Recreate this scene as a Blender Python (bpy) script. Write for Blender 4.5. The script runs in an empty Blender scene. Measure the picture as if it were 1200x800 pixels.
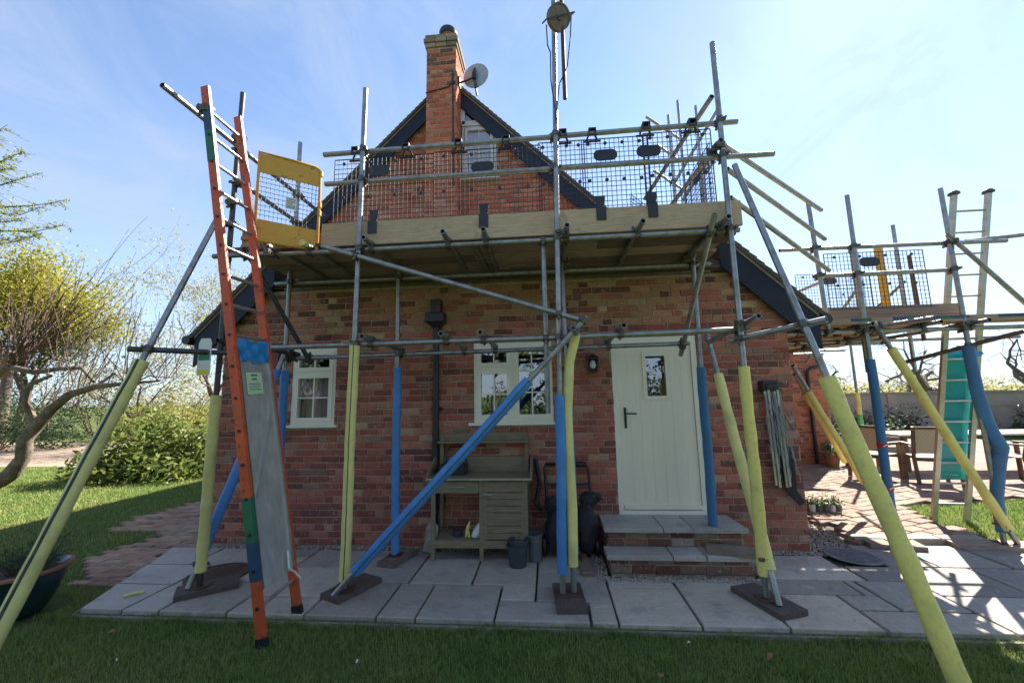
import bpy, math, random
import numpy as np
from mathutils import Vector, Matrix
random.seed(7); rng = np.random.default_rng(7)
scene = bpy.context.scene
COL = scene.collection
R = math.radians

# ---------------------------------------------------------------- camera
F = 475.0; PIT, YAW, ROL = R(7.89), R(4.85), R(-1.08)
CAM = np.array([0.0, -4.76, 1.645])
def basis():
    cy, sy, cp, sp, cr, sr = math.cos(YAW), math.sin(YAW), math.cos(PIT), math.sin(PIT), math.cos(ROL), math.sin(ROL)
    r = np.array([cy, sy, 0]); fw = np.array([-sy, cy, 0]); up = np.array([0, 0, 1.0])
    f2 = cp*fw + sp*up; u2 = -sp*fw + cp*up
    return cr*r + sr*u2, f2, -sr*r + cr*u2
BR, BF, BU = basis()
cd = bpy.data.cameras.new('camera'); cam = bpy.data.objects.new('camera', cd); COL.objects.link(cam)
cd.sensor_fit = 'HORIZONTAL'; cd.sensor_width = 36.0; cd.lens = F/1200*36
cd.clip_start = 0.05; cd.clip_end = 3000
cam.matrix_world = Matrix(((BR[0], BU[0], -BF[0], CAM[0]), (BR[1], BU[1], -BF[1], CAM[1]), (BR[2], BU[2], -BF[2], CAM[2]), (0, 0, 0, 1)))
scene.camera = cam
def ray(x, y): return BR*(x-600)/F + BF - BU*(y-400)/F
def pz(x, y, z=0.0):
    d = ray(x, y); p = CAM + d*((z-CAM[2])/d[2]); return Vector(p)
def py(x, y, Y=0.0):
    d = ray(x, y); p = CAM + d*((Y-CAM[1])/d[1]); return Vector(p)
def px_(x, y, X):
    d = ray(x, y); p = CAM + d*((X-CAM[0])/d[0]); return Vector(p)

# ---------------------------------------------------------------- light
SUN_EL, SUN_AZ = R(40), R(39)
world = bpy.data.worlds.new('World'); scene.world = world; world.use_nodes = True
nt = world.node_tree; nt.nodes.clear()
N = nt.nodes.new
sky = N('ShaderNodeTexSky'); sky.sky_type = 'NISHITA'; sky.sun_disc = False
sky.sun_elevation = SUN_EL; sky.sun_rotation = SUN_AZ; sky.air_density = 0.75; sky.dust_density = 0.07; sky.ozone_density = 1.6
bg = N('ShaderNodeBackground'); bg.inputs[1].default_value = 0.054
tc = N('ShaderNodeTexCoord'); mp = N('ShaderNodeMapping'); mp.inputs['Scale'].default_value = (2.2, 1.2, 3.0); mp.inputs['Rotation'].default_value = (0.3, 0.5, 0.6)
n1 = N('ShaderNodeTexNoise'); n1.inputs['Scale'].default_value = 1.7; n1.inputs['Detail'].default_value = 7; n1.inputs['Roughness'].default_value = 0.6; n1.inputs['Distortion'].default_value = 0.6
rp = N('ShaderNodeMapRange'); rp.inputs[1].default_value = 0.40; rp.inputs[2].default_value = 0.70; rp.inputs[3].default_value = 0.08; rp.inputs[4].default_value = 0.7
mx = N('ShaderNodeMixRGB'); mx.inputs[2].default_value = (1.8,2.15,2.75,1)
out = N('ShaderNodeOutputWorld')
L = nt.links.new
sx = N('ShaderNodeSeparateXYZ'); hz = N('ShaderNodeMapRange'); hz.inputs[1].default_value = 0.0; hz.inputs[2].default_value = 0.50; hz.inputs[3].default_value = 0.85; hz.inputs[4].default_value = 0.0   # horizon haze, the same all round
hm = N('ShaderNodeMath'); hm.operation = 'MAXIMUM'
L(tc.outputs['Generated'], mp.inputs[0]); L(mp.outputs[0], n1.inputs['Vector']); L(n1.outputs[0], rp.inputs[0]); L(tc.outputs['Generated'], sx.inputs[0]); L(sx.outputs['Z'], hz.inputs[0]); L(rp.outputs[0], hm.inputs[0]); L(hz.outputs[0], hm.inputs[1]); L(hm.outputs[0], mx.inputs[0])
L(sky.outputs[0], mx.inputs[1]); L(mx.outputs[0], bg.inputs[0]); L(bg.outputs[0], out.inputs[0])
sd = bpy.data.lights.new('sun', 'SUN'); sd.energy = 2.8; sd.angle = R(0.53); sd.color = (1.0, 0.93, 0.82)
so = bpy.data.objects.new('sun', sd); COL.objects.link(so)
SV = Vector((math.sin(SUN_AZ)*math.cos(SUN_EL), math.cos(SUN_AZ)*math.cos(SUN_EL), math.sin(SUN_EL)))
so.rotation_euler = SV.to_track_quat('Z', 'Y').to_euler(); so.location = SV*40
vs = scene.view_settings; vs.view_transform = 'Standard'; vs.look = 'None'; vs.gamma = 1.0; vs.use_curve_mapping = False; vs.exposure = 2.68
scene.render.engine = 'CYCLES'

# ---------------------------------------------------------------- materials
def mat(name, c1, c2=None, scale=6.0, rough=0.7, metal=0.0, bump=0.0, bscale=40.0, attr=None, lo=0.35, hi=0.68, stretch=None, coat=0.0, spec=0.5, obj=False, detail=5, warp=0.0):
    m = bpy.data.materials.new(name); m.use_nodes = True; t = m.node_tree; n = t.nodes; l = t.links.new
    b = n['Principled BSDF']; b.inputs['Roughness'].default_value = rough; b.inputs['Metallic'].default_value = metal
    b.inputs['Specular IOR Level'].default_value = spec
    if coat: b.inputs['Coat Weight'].default_value = coat
    if obj:
        g = n.new('ShaderNodeTexCoord'); vec = g.outputs['Object']
    else:
        g = n.new('ShaderNodeNewGeometry'); vec = g.outputs['Position']
    if stretch:
        q = n.new('ShaderNodeMapping'); q.inputs['Scale'].default_value = stretch; l(vec, q.inputs[0]); vec = q.outputs[0]
    base = None
    if attr:
        a = n.new('ShaderNodeAttribute'); a.attribute_name = attr; base = a.outputs['Color']
    if c2 is not None or attr:
        z = n.new('ShaderNodeTexNoise'); z.inputs['Scale'].default_value = scale; z.inputs['Detail'].default_value = detail; z.inputs['Roughness'].default_value = 0.6
        l(vec, z.inputs['Vector'])
        mr = n.new('ShaderNodeMapRange'); mr.inputs[1].default_value = lo; mr.inputs[2].default_value = hi; l(z.outputs[0], mr.inputs[0])
        k = n.new('ShaderNodeMixRGB'); l(mr.outputs[0], k.inputs[0])
        if attr:
            l(base, k.inputs[1]); k.blend_type = 'MULTIPLY'; k.inputs[2].default_value = (*(c2 or (0.6, 0.6, 0.6)), 1)
        else:
            k.inputs[1].default_value = (*c1, 1); k.inputs[2].default_value = (*c2, 1)
        l(k.outputs[0], b.inputs['Base Color'])
    else:
        b.inputs['Base Color'].default_value = (*c1, 1)
    if bump:
        z2 = n.new('ShaderNodeTexNoise'); z2.inputs['Scale'].default_value = bscale; z2.inputs['Detail'].default_value = 4; z2.inputs['Distortion'].default_value = warp; l(vec, z2.inputs['Vector'])
        bp = n.new('ShaderNodeBump'); bp.inputs['Strength'].default_value = bump; bp.inputs['Distance'].default_value = 0.02
        l(z2.outputs[0], bp.inputs['Height']); l(bp.outputs[0], b.inputs['Normal'])
    return m
M = {}
M['brick'] = mat('brick', (.2,.07,.05), (.86,.82,.80), 22, .9, attr='tone', bump=.5, bscale=90, spec=.2)
M['mortar'] = mat('mortar', (.50,.41,.30), (.36,.28,.20), 9, .95, bump=.5, bscale=120, spec=.15)
M['galv'] = mat('galvanised_tube', (.36,.37,.37), (.23,.235,.23), 14, .42, metal=.75, bump=.06, bscale=60)
M['dsteel'] = mat('dark_steel_tube', (.10,.105,.11), (.055,.055,.06), 14, .5, metal=.6)
M['coupler'] = mat('coupler_steel', (.17,.165,.155), (.09,.075,.06), 40, .5, metal=.7)
M['rust'] = mat('rusty_steel', (.16,.085,.055), (.07,.05,.04), 40, .7, metal=.4)
M['wheelmetal'] = mat('worn_wheel', (.26,.20,.165), (.15,.11,.09), 20, .6, metal=.3)
M['yfoam'] = mat('yellow_foam', (.76,.69,.25), (.64,.58,.23), 9, .6, bump=.18, bscale=45, spec=.3)
M['ydirty'] = mat('dirty_yellow_foam', (.76,.66,.20), (.60,.52,.20), 30, .62, bump=.2, bscale=45, spec=.3, lo=.5, hi=.75)
M['bfoam'] = mat('blue_foam', (.075,.26,.60), (.065,.205,.48), 8, .55, bump=.15, bscale=45, spec=.35)
M['bfoam2'] = mat('dull_blue_foam', (.045,.175,.36), (.05,.14,.28), 7, .55, bump=.1, bscale=60, spec=.35)
M['gfoam'] = mat('green_foam', (.12,.45,.16), (.10,.36,.12), 5, .55)
M['wood_pale'] = mat('pale_timber', (.60,.44,.285), (.43,.305,.19), 5, .8, stretch=(1.2, 14, 14), bump=.2, bscale=14)
M['wood_board'] = mat('scaffold_timber', (.34,.245,.185), (.17,.125,.10), 4, .85, stretch=(1.0, 16, 16), bump=.25, bscale=12)
M['wood_lit'] = mat('lit_scaffold_timber', (.52,.38,.24), (.34,.24,.15), 4, .85, stretch=(1.0, 16, 16), bump=.25, bscale=12)  # scaffold timber with the warm light on the side boards put into its colour
M['wood_dark'] = mat('wet_dark_timber', (.125,.092,.072), (.06,.047,.04), 6, .85, stretch=(14, 1.2, 14), bump=.3, bscale=20)
M['bench'] = mat('bench_timber', (.27,.215,.13), (.17,.135,.085), 5, .75, stretch=(1.5, 10, 10), bump=.15, bscale=20)
M['teak'] = mat('garden_chair_timber', (.14,.085,.055), (.08,.05,.035), 8, .7)
M['sling'] = mat('beige_sling', (.52,.43,.32), (.44,.36,.27), 30, .8)
M['cream'] = mat('cream_paint', (.86,.79,.64), (.81,.74,.59), 3, .38, bump=.03, bscale=9, stretch=(30, 30, 1.5))
M['white'] = mat('white_frame', (.86,.80,.67), (.80,.74,.61), 4, .35)
M['greywhite'] = mat('weathered_white_frame', (.62,.62,.60), (.5,.5,.49), 8, .5)
M['navy'] = mat('navy_bargeboard', (.010,.014,.030), (.016,.02,.038), 6, .5, spec=.3)
M['tile'] = mat('roof_tile', (.21,.155,.105), (.11,.09,.07), 9, .9, bump=.4, bscale=60)
M['slab'] = mat('riven_slab', (.225,.225,.225), (.15,.15,.155), 2.6, .72, attr='tone', bump=.55, bscale=5, lo=.3, hi=.75)
M['joint'] = mat('dark_joint', (.10,.095,.085), (.06,.058,.05), 14, .95)
M['slabedge'] = mat('concrete_bed', (.30,.27,.21), (.2,.18,.14), 12, .95, bump=.6, bscale=60)
M['paver'] = mat('paver', (.4,.25,.18), (.7,.66,.62), 14, .9, attr='tone', bump=.3, bscale=70)
M['soil'] = mat('soil_bed', (.09,.065,.045), (.05,.035,.025), 20, .95, bump=.6, bscale=60)
M['lawn'] = mat('lawn_ground', (.060,.095,.024), (.10,.115,.035), 1.6, .95, bump=.4, bscale=90, spec=.1)
M['grass'] = mat('grass_blades', (.18,.28,.065), (.28,.31,.09), 1.1, .65, spec=.25, lo=.4, hi=.65)
M['gravel'] = mat('drive_gravel', (.36,.265,.19), (.25,.18,.13), 18, .95, bump=.6, bscale=70)
M['pebble'] = mat('pebbles', (.52,.45,.36), (.22,.18,.15), 45, .75)
M['black'] = mat('black_plastic', (.014,.015,.018), (.022,.023,.027), 8, .4)
M['blackiron'] = mat('black_iron', (.012,.013,.017), None, rough=.35)
M['blackcloth'] = mat('black_cloth', (.016,.017,.022), (.03,.03,.036), 12, .75, bump=.3, bscale=30)
M['mesh'] = mat('guard_mesh_plastic', (.02,.021,.03), None, rough=.45)
M['orange'] = mat('orange_fibreglass', (.66,.10,.025), (.50,.07,.022), 9, .5, bump=.15, bscale=50)
M['ladgreen'] = mat('green_paint', (.02,.16,.075), (.015,.11,.055), 12, .5)
M['ladblue'] = mat('blue_paint', (.025,.075,.15), (.02,.05,.1), 12, .5)
M['alu'] = mat('aluminium', (.50,.49,.46), (.36,.35,.32), 9, .38, metal=.75)
M['guardplate'] = mat('brushed_guard_plate', (.60,.58,.54), (.44,.42,.39), 5, .42, metal=.55, stretch=(3, 3, 1), bump=.05, bscale=6)
M['gateyel'] = mat('gate_yellow', (.66,.36,.03), (.56,.29,.025), 5, .45)
M['teal'] = mat('teal_plastic', (.0,.32,.33), (.0,.25,.27), 4, .3)
M['tarp'] = mat('blue_tarp', (.02,.24,.50), (.015,.17,.40), 9, .35, bump=.4, bscale=25)
M['glazepot'] = mat('teal_glaze', (.014,.045,.05), (.008,.024,.03), 5, .22)
M['terra'] = mat('terracotta', (.36,.15,.075), (.26,.11,.06), 12, .85)
M['lead'] = mat('lead_sheet', (.20,.20,.21), (.12,.12,.125), 8, .6)
M['bucket'] = mat('dark_bucket', (.05,.06,.075), (.035,.043,.055), 6, .45)
M['bucket2'] = mat('grey_bucket', (.13,.135,.135), (.09,.095,.1), 6, .5)
M['steel'] = mat('spade_steel', (.34,.32,.29), (.2,.18,.16), 12, .5, metal=.6)
M['paper'] = mat('white_print', (.72,.74,.70), None, rough=.6)
M['ink'] = mat('dark_print', (.10,.14,.12), None, rough=.6)
M['signgreen'] = mat('green_print', (.04,.22,.13), None, rough=.5)
M['signlime'] = mat('pale_green_print', (.50,.62,.36), None, rough=.55)
M['signyel'] = mat('yellow_print', (.70,.62,.06), None, rough=.5)
M['red'] = mat('red_tape', (.48,.025,.025), None, rough=.5)
M['meter'] = mat('faded_red_box', (.20,.035,.04), (.15,.03,.03), 9, .6)
M['dish'] = mat('dish_grey', (.36,.385,.41), (.28,.30,.325), 7, .5, metal=.2)
M['bark'] = mat('bark', (.16,.125,.095), (.055,.042,.034), 7, .95, bump=.6, bscale=24)
M['barkpale'] = mat('pale_bark', (.24,.185,.135), (.07,.052,.04), 5, .95, bump=.5, bscale=24)
M['twig'] = mat('twig', (.14,.085,.06), (.075,.05,.04), 5, .9)
def leafmat(name, c1, c2, scale=3):
    m = mat(name, c1, c2, scale, .5, spec=.4, lo=.4, hi=.62)
    n = m.node_tree.nodes; l = m.node_tree.links.new; b = n['Principled BSDF']
    tr = n.new('ShaderNodeBsdfTranslucent'); ms = n.new('ShaderNodeMixShader'); ms.inputs[0].default_value = .38
    src = b.inputs['Base Color'].links[0].from_socket; hs = n.new('ShaderNodeHueSaturation'); hs.inputs['Value'].default_value = 1.5
    l(src, hs.inputs['Color']); l(hs.outputs[0], tr.inputs['Color'])
    o = n['Material Output']; l(b.outputs[0], ms.inputs[1]); l(tr.outputs[0], ms.inputs[2]); l(ms.outputs[0], o.inputs['Surface'])
    return m
M['leaf_bush'] = leafmat('glossy_shrub_leaf', (.095,.14,.028), (.20,.22,.055), 2.2)
M['leaf_yel'] = leafmat('yellow_spring_leaf', (.34,.30,.03), (.21,.22,.035), 1.0)
M['leaf_pale'] = leafmat('pale_willow_leaf', (.27,.26,.06), (.34,.30,.10), 1.0)
M['leaf_larch'] = leafmat('larch_tuft', (.26,.29,.07), (.17,.22,.05), 3)
M['leaf_dark'] = leafmat('dark_evergreen_leaf', (.026,.050,.018), (.05,.08,.028), 1.5)
M['leaf_pot'] = leafmat('pot_leaf', (.055,.10,.035), (.09,.12,.06), 9)
M['petal_r'] = mat('red_petal', (.5,.04,.05), None, rough=.6)
M['petal_y'] = mat('yellow_petal', (.75,.5,.04), None, rough=.6)
M['petal_w'] = mat('white_petal', (.75,.7,.66), None, rough=.6)
for k in ('grass',):
    m = M[k]; n = m.node_tree.nodes; l = m.node_tree.links.new; b = n['Principled BSDF']
    tr = n.new('ShaderNodeBsdfTranslucent'); ms = n.new('ShaderNodeMixShader'); ms.inputs[0].default_value = .35
    l(b.inputs['Base Color'].links[0].from_socket, tr.inputs['Color']); l(b.outputs[0], ms.inputs[1]); l(tr.outputs[0], ms.inputs[2]); l(ms.outputs[0], n['Material Output'].inputs['Surface'])
def glassmat(name, refl):
    m = bpy.data.materials.new(name); m.use_nodes = True; n = m.node_tree.nodes; l = m.node_tree.links.new
    n.remove(n['Principled BSDF']); t = n.new('ShaderNodeBsdfTransparent'); t.inputs[0].default_value = (.72,.74,.76,1)
    g = n.new('ShaderNodeBsdfGlossy'); g.inputs['Roughness'].default_value = .015; g.inputs[0].default_value = (.9,.93,1,1)
    x = n.new('ShaderNodeMixShader'); x.inputs[0].default_value = refl
    l(t.outputs[0], x.inputs[1]); l(g.outputs[0], x.inputs[2]); l(x.outputs[0], n['Material Output'].inputs['Surface']); return m
M['glass'] = glassmat('window_glass', .24); M['glass_low'] = glassmat('window_glass_plain', .10)
M['room'] = mat('dark_room', (.018,.018,.02), None, rough=.9)  # near-black colour stands in for the unlit depth behind the glass
M['curtain'] = mat('pink_curtain', (.62,.47,.42), (.46,.34,.31), 5, .9, stretch=(14, 1, 1))

def layer(m, scale, lo, hi, col, amount, mode='MIX', detail=4, stretch=None):    # one more stain / wear layer on the base colour
    t = m.node_tree; n = t.nodes; l = t.links.new; b = n['Principled BSDF']; src = b.inputs['Base Color'].links[0].from_socket
    g = n.new('ShaderNodeNewGeometry'); vec = g.outputs['Position']
    if stretch: q = n.new('ShaderNodeMapping'); q.inputs['Scale'].default_value = stretch; l(vec, q.inputs[0]); vec = q.outputs[0]
    z = n.new('ShaderNodeTexNoise'); z.inputs['Scale'].default_value = scale; z.inputs['Detail'].default_value = detail; l(vec, z.inputs['Vector'])
    mr = n.new('ShaderNodeMapRange'); mr.inputs[1].default_value = lo; mr.inputs[2].default_value = hi; mr.inputs[4].default_value = amount; l(z.outputs[0], mr.inputs[0])
    k = n.new('ShaderNodeMixRGB'); k.blend_type = mode; k.inputs[2].default_value = (*col, 1); l(mr.outputs[0], k.inputs[0]); l(src, k.inputs[1]); l(k.outputs[0], b.inputs['Base Color'])
def objvar(m, lo, hi):                                                          # brightness that differs from piece to piece
    t = m.node_tree; n = t.nodes; l = t.links.new; b = n['Principled BSDF']; src = b.inputs['Base Color'].links[0].from_socket
    o = n.new('ShaderNodeObjectInfo'); mr = n.new('ShaderNodeMapRange'); mr.inputs[3].default_value = lo; mr.inputs[4].default_value = hi; l(o.outputs['Random'], mr.inputs[0])
    h = n.new('ShaderNodeHueSaturation'); l(mr.outputs[0], h.inputs['Value']); l(src, h.inputs['Color']); l(h.outputs[0], b.inputs['Base Color'])
layer(M['brick'], 30, .60, .72, (.62,.50,.41), .55); layer(M['brick'], 1.3, .42, .66, (.74,.71,.70), .55, 'MULTIPLY'); layer(M['brick'], 75, .58, .70, (.12,.08,.07), .35)
layer(M['mortar'], 1.3, .42, .66, (.72,.70,.68), .7, 'MULTIPLY')
objvar(M['wood_board'], .45, 1.3); objvar(M['wood_lit'], .6, 1.2); layer(M['wood_board'], 3, .55, .7, (.46,.38,.30), .3); layer(M['wood_pale'], 7, .60, .70, (.20,.14,.09), .4); layer(M['wood_pale'], .8, .45, .7, (.75,.74,.72), .7, 'MULTIPLY')
layer(M['yfoam'], 3, .52, .75, (.30,.28,.13), .45); layer(M['ydirty'], 3.2, .52, .72, (.27,.25,.12), .5); layer(M['ydirty'], 40, .66, .75, (.12,.11,.08), .6, stretch=(1,1,.15)); layer(M['bfoam'], 3, .55, .78, (.10,.16,.25), .45); layer(M['bfoam2'], 5, .5, .7, (.10,.13,.17), .5)
layer(M['galv'], 7, .55, .72, (.20,.17,.13), .5); layer(M['galv'], 25, .6, .75, (.45,.44,.42), .3)
layer(M['cream'], 1.2, .45, .75, (.86,.85,.82), .5, 'MULTIPLY', stretch=(1,1,.25)); layer(M['orange'], 26, .60, .68, (.09,.05,.04), .8); layer(M['orange'], 4, .5, .7, (.35,.10,.05), .6)
layer(M['gateyel'], 14, .62, .70, (.22,.12,.04), .7); layer(M['lawn'], .8, .5, .7, (.13,.11,.045), .6); layer(M['grass'], .9, .5, .72, (.30,.25,.09), .3); layer(M['guardplate'], 2.5, .5, .7, (.33,.31,.24), .5)
# ---------------------------------------------------------------- mesh builder
class MB:
    def __init__(s): s.v = []; s.f = []; s.t = []; s.n = 0; s.cur = None
    def add(s, vs_, fs):
        o = s.n; s.v.extend([tuple(p) for p in vs_]); s.n = len(s.v)
        s.f.extend([tuple(i+o for i in f) for f in fs]); s.t.extend([s.cur]*len(fs)); return s
    def box(s, a, b):
        x0, y0, z0 = a; x1, y1, z1 = b
        return s.add([(x0,y0,z0),(x1,y0,z0),(x1,y1,z0),(x0,y1,z0),(x0,y0,z1),(x1,y0,z1),(x1,y1,z1),(x0,y1,z1)],
                     [(0,3,2,1),(4,5,6,7),(0,1,5,4),(1,2,6,5),(2,3,7,6),(3,0,4,7)])
    def bar(s, p, q, w, h, up=(0,0,1)):          # rectangular bar from p to q
        p = Vector(p); q = Vector(q); d = (q-p).normalized(); u = Vector(up)
        a = d.cross(u)
        if a.length < 1e-4: a = d.cross(Vector((0,1,0)))
        a.normalize(); b = a.cross(d).normalized(); a *= w/2; b *= h/2
        return s.add([p-a-b, p+a-b, p+a+b, p-a+b, q-a-b, q+a-b, q+a+b, q-a+b],
                     [(0,1,2,3),(7,6,5,4),(0,4,5,1),(1,5,6,2),(2,6,7,3),(3,7,4,0)])
    def tube(s, pts, r, n=12, caps=True, hollow=False):
        pts = [Vector(p) for p in pts]; rs = r if isinstance(r, (list, tuple)) else [r]*len(pts)
        vs_ = []; ref = None
        for i, p in enumerate(pts):
            d = (pts[min(i+1, len(pts)-1)] - pts[max(i-1, 0)]).normalized()
            if ref is None:
                ref = Vector((0,0,1)) if abs(d.z) < .9 else Vector((1,0,0))
            a = d.cross(ref)
            if a.length < 1e-3: a = d.orthogonal()
            a.normalize(); b = d.cross(a); ref = -b if False else ref
            for k in range(n):
                t = 2*math.pi*k/n; vs_.append(p + (a*math.cos(t) + b*math.sin(t))*rs[i])
        fs = []
        m = len(pts)
        for i in range(m-1):
            for k in range(n):
                k2 = (k+1) % n; fs.append((i*n+k, i*n+k2, (i+1)*n+k2, (i+1)*n+k))
        if hollow:                               # open pipe ends: thin rim and a dark bore 0.12 m deep
            for (i, sgn) in ((0, 1), (m-1, -1)):
                p = pts[i]; d = (pts[1]-pts[0]).normalized() if i == 0 else (pts[-2]-pts[-1]).normalized()
                o = len(vs_)
                for dd, rr in ((0, .82), (.12, .82)):
                    for k in range(n): c = vs_[i*n+k]; vs_.append(p + (Vector(c)-p)*rr + d*dd)
                for k in range(n):
                    k2 = (k+1) % n
                    q1 = (i*n+k, o+k, o+k2, i*n+k2); q2 = (o+k, o+n+k, o+n+k2, o+k2)
                    fs.append(q1 if sgn > 0 else q1[::-1]); fs.append(q2 if sgn > 0 else q2[::-1])
                fs.append(tuple(o+n+k for k in range(n)))
        elif caps:
            fs.append(tuple(range(n-1, -1, -1))); fs.append(tuple((m-1)*n+k for k in range(n)))
        return s.add(vs_, fs)
    def lathe(s, prof, c=(0,0,0), n=24, axis=None):
        c = Vector(c); vs_ = []; fs = []
        q = Vector((0,0,1)).rotation_difference(Vector(axis)) if axis is not None else None
        for r, z in prof:
            for k in range(n):
                t = 2*math.pi*k/n; p = Vector((r*math.cos(t), r*math.sin(t), z))
                if q: p = q @ p
                vs_.append(c+p)
        for i in range(len(prof)-1):
            for k in range(n):
                k2 = (k+1) % n; fs.append((i*n+k, i*n+k2, (i+1)*n+k2, (i+1)*n+k))
        return s.add(vs_, fs)
    def poly(s, outline, d):                     # prism: outline of 3-D points, extruded by vector d
        a = [Vector(p) for p in outline]; d = Vector(d); n = len(a)
        return s.add(a+[p+d for p in a], [tuple(range(n-1,-1,-1)), tuple(range(n, 2*n))] + [(i, (i+1)%n, n+(i+1)%n, n+i) for i in range(n)])
    def build(s, name, m, parent=None, smooth=False, loc=None):
        me = bpy.data.meshes.new(name)
        o = bpy.data.objects.new(name, me)
        off = Vector(WORLD.get(parent.name, (0,0,0))) if parent else Vector((0,0,0))
        if loc is None: loc = Vector((0,0,0)) if parent else None
        V = np.array(s.v, dtype=np.float64)
        if parent is None and loc is None:
            lo = V.min(0); hi = V.max(0); loc = Vector(((lo[0]+hi[0])/2, (lo[1]+hi[1])/2, lo[2]))
            V = V - np.array(loc); o.location = loc; WORLD_pos = loc
        else:
            V = V - np.array(off); WORLD_pos = off
        me.from_pydata(V.tolist(), [], s.f); me.materials.append(m if not isinstance(m, str) else M[m])
        if any(t is not None for t in s.t):
            at = me.attributes.new('tone', 'FLOAT_COLOR', 'FACE')
            arr = np.array([(*(t or (.2,.2,.2)), 1.0) for t in s.t], dtype=np.float32).ravel(); at.data.foreach_set('color', arr)
        if smooth:
            me.polygons.foreach_set('use_smooth', [True]*len(me.polygons)); me.set_sharp_from_angle(angle=R(40))
        COL.objects.link(o)
        if parent: o.parent = parent
        WORLD[o.name] = tuple(WORLD_pos)
        return o
WORLD = {}
def empty(name, loc=(0,0,0)):
    o = bpy.data.objects.new(name, None); o.location = loc; o.empty_display_size = .1; COL.objects.link(o); WORLD[o.name] = tuple(loc); return o
def tag(o, label=None, cat=None, group=None, kind=None):
    if label: o['label'] = label
    if cat: o['category'] = cat
    if group: o['group'] = group
    if kind: o['kind'] = kind
    return o
def npmesh(name, V, Fc, m, nside, parent=None, tone=None):   # big joined meshes from numpy arrays
    me = bpy.data.meshes.new(name); nf = len(Fc)
    me.vertices.add(len(V)); me.vertices.foreach_set('co', np.asarray(V, np.float32).ravel())
    me.loops.add(nf*nside); me.loops.foreach_set('vertex_index', np.asarray(Fc, np.int32).ravel())
    me.polygons.add(nf); me.polygons.foreach_set('loop_start', np.arange(0, nf*nside, nside, dtype=np.int32))
    me.materials.append(M[m]); me.update(calc_edges=True); me.validate()
    o = bpy.data.objects.new(name, me); COL.objects.link(o)
    if parent: o.parent = parent; o.location = -Vector(WORLD[parent.name])
    return o

# ================================================================ GROUND
for k in ('slab',):
    M['slab'] = mat('riven_slab2', (.2,.2,.2), (.80,.80,.80), 3.0, .74, attr='tone', bump=1.0, bscale=8, warp=1.6, lo=.3, hi=.72); layer(M['slab'], 1.4, .55, .72, (.36,.29,.21), .5); layer(M['slab'], 28, .62, .74, (.14,.135,.13), .5); layer(M['slab'], 5, .56, .66, (.24,.235,.235), .45); layer(M['slab'], 9, .60, .75, (.50,.48,.43), .5)
def chbox(mb, x0, x1, y0, y1, z0, z1, c=.006, j=0.0):   # box with a chamfered, slightly uneven top
    r = lambda: random.uniform(-j, j)
    o = [(x0+r(), y0+r()), (x1+r(), y0+r()), (x1+r(), y1+r()), (x0+r(), y1+r())]
    cx, cy = (x0+x1)/2, (y0+y1)/2
    ins = [(x + (c if x < cx else -c), y + (c if y < cy else -c)) for x, y in o]
    vs_ = [(x, y, z0) for x, y in o] + [(x, y, z1-c) for x, y in o] + [(x, y, z1+r()*.25) for x, y in ins]
    mb.add(vs_, [(0,1,5,4),(1,2,6,5),(2,3,7,6),(3,0,4,7),(4,5,9,8),(5,6,10,9),(6,7,11,10),(7,4,8,11),(8,9,10,11)])
def sheet(name, pts, z, m, kind='structure'):
    b = MB(); b.add([(x, y, z) for x, y in pts], [tuple(range(len(pts)))]); return tag(b.build(name, m), kind=kind)
sheet('lawn', [(-600,-300),(600,-300),(600,900),(-600,900)], -.06, 'lawn')
sheet('gravel_drive', [(-60,6.1),(-9.5,5.9),(-7.6,6.4),(-5.5,7.2),(-5.5,13),(-60,13)], -.05, 'gravel')

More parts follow.
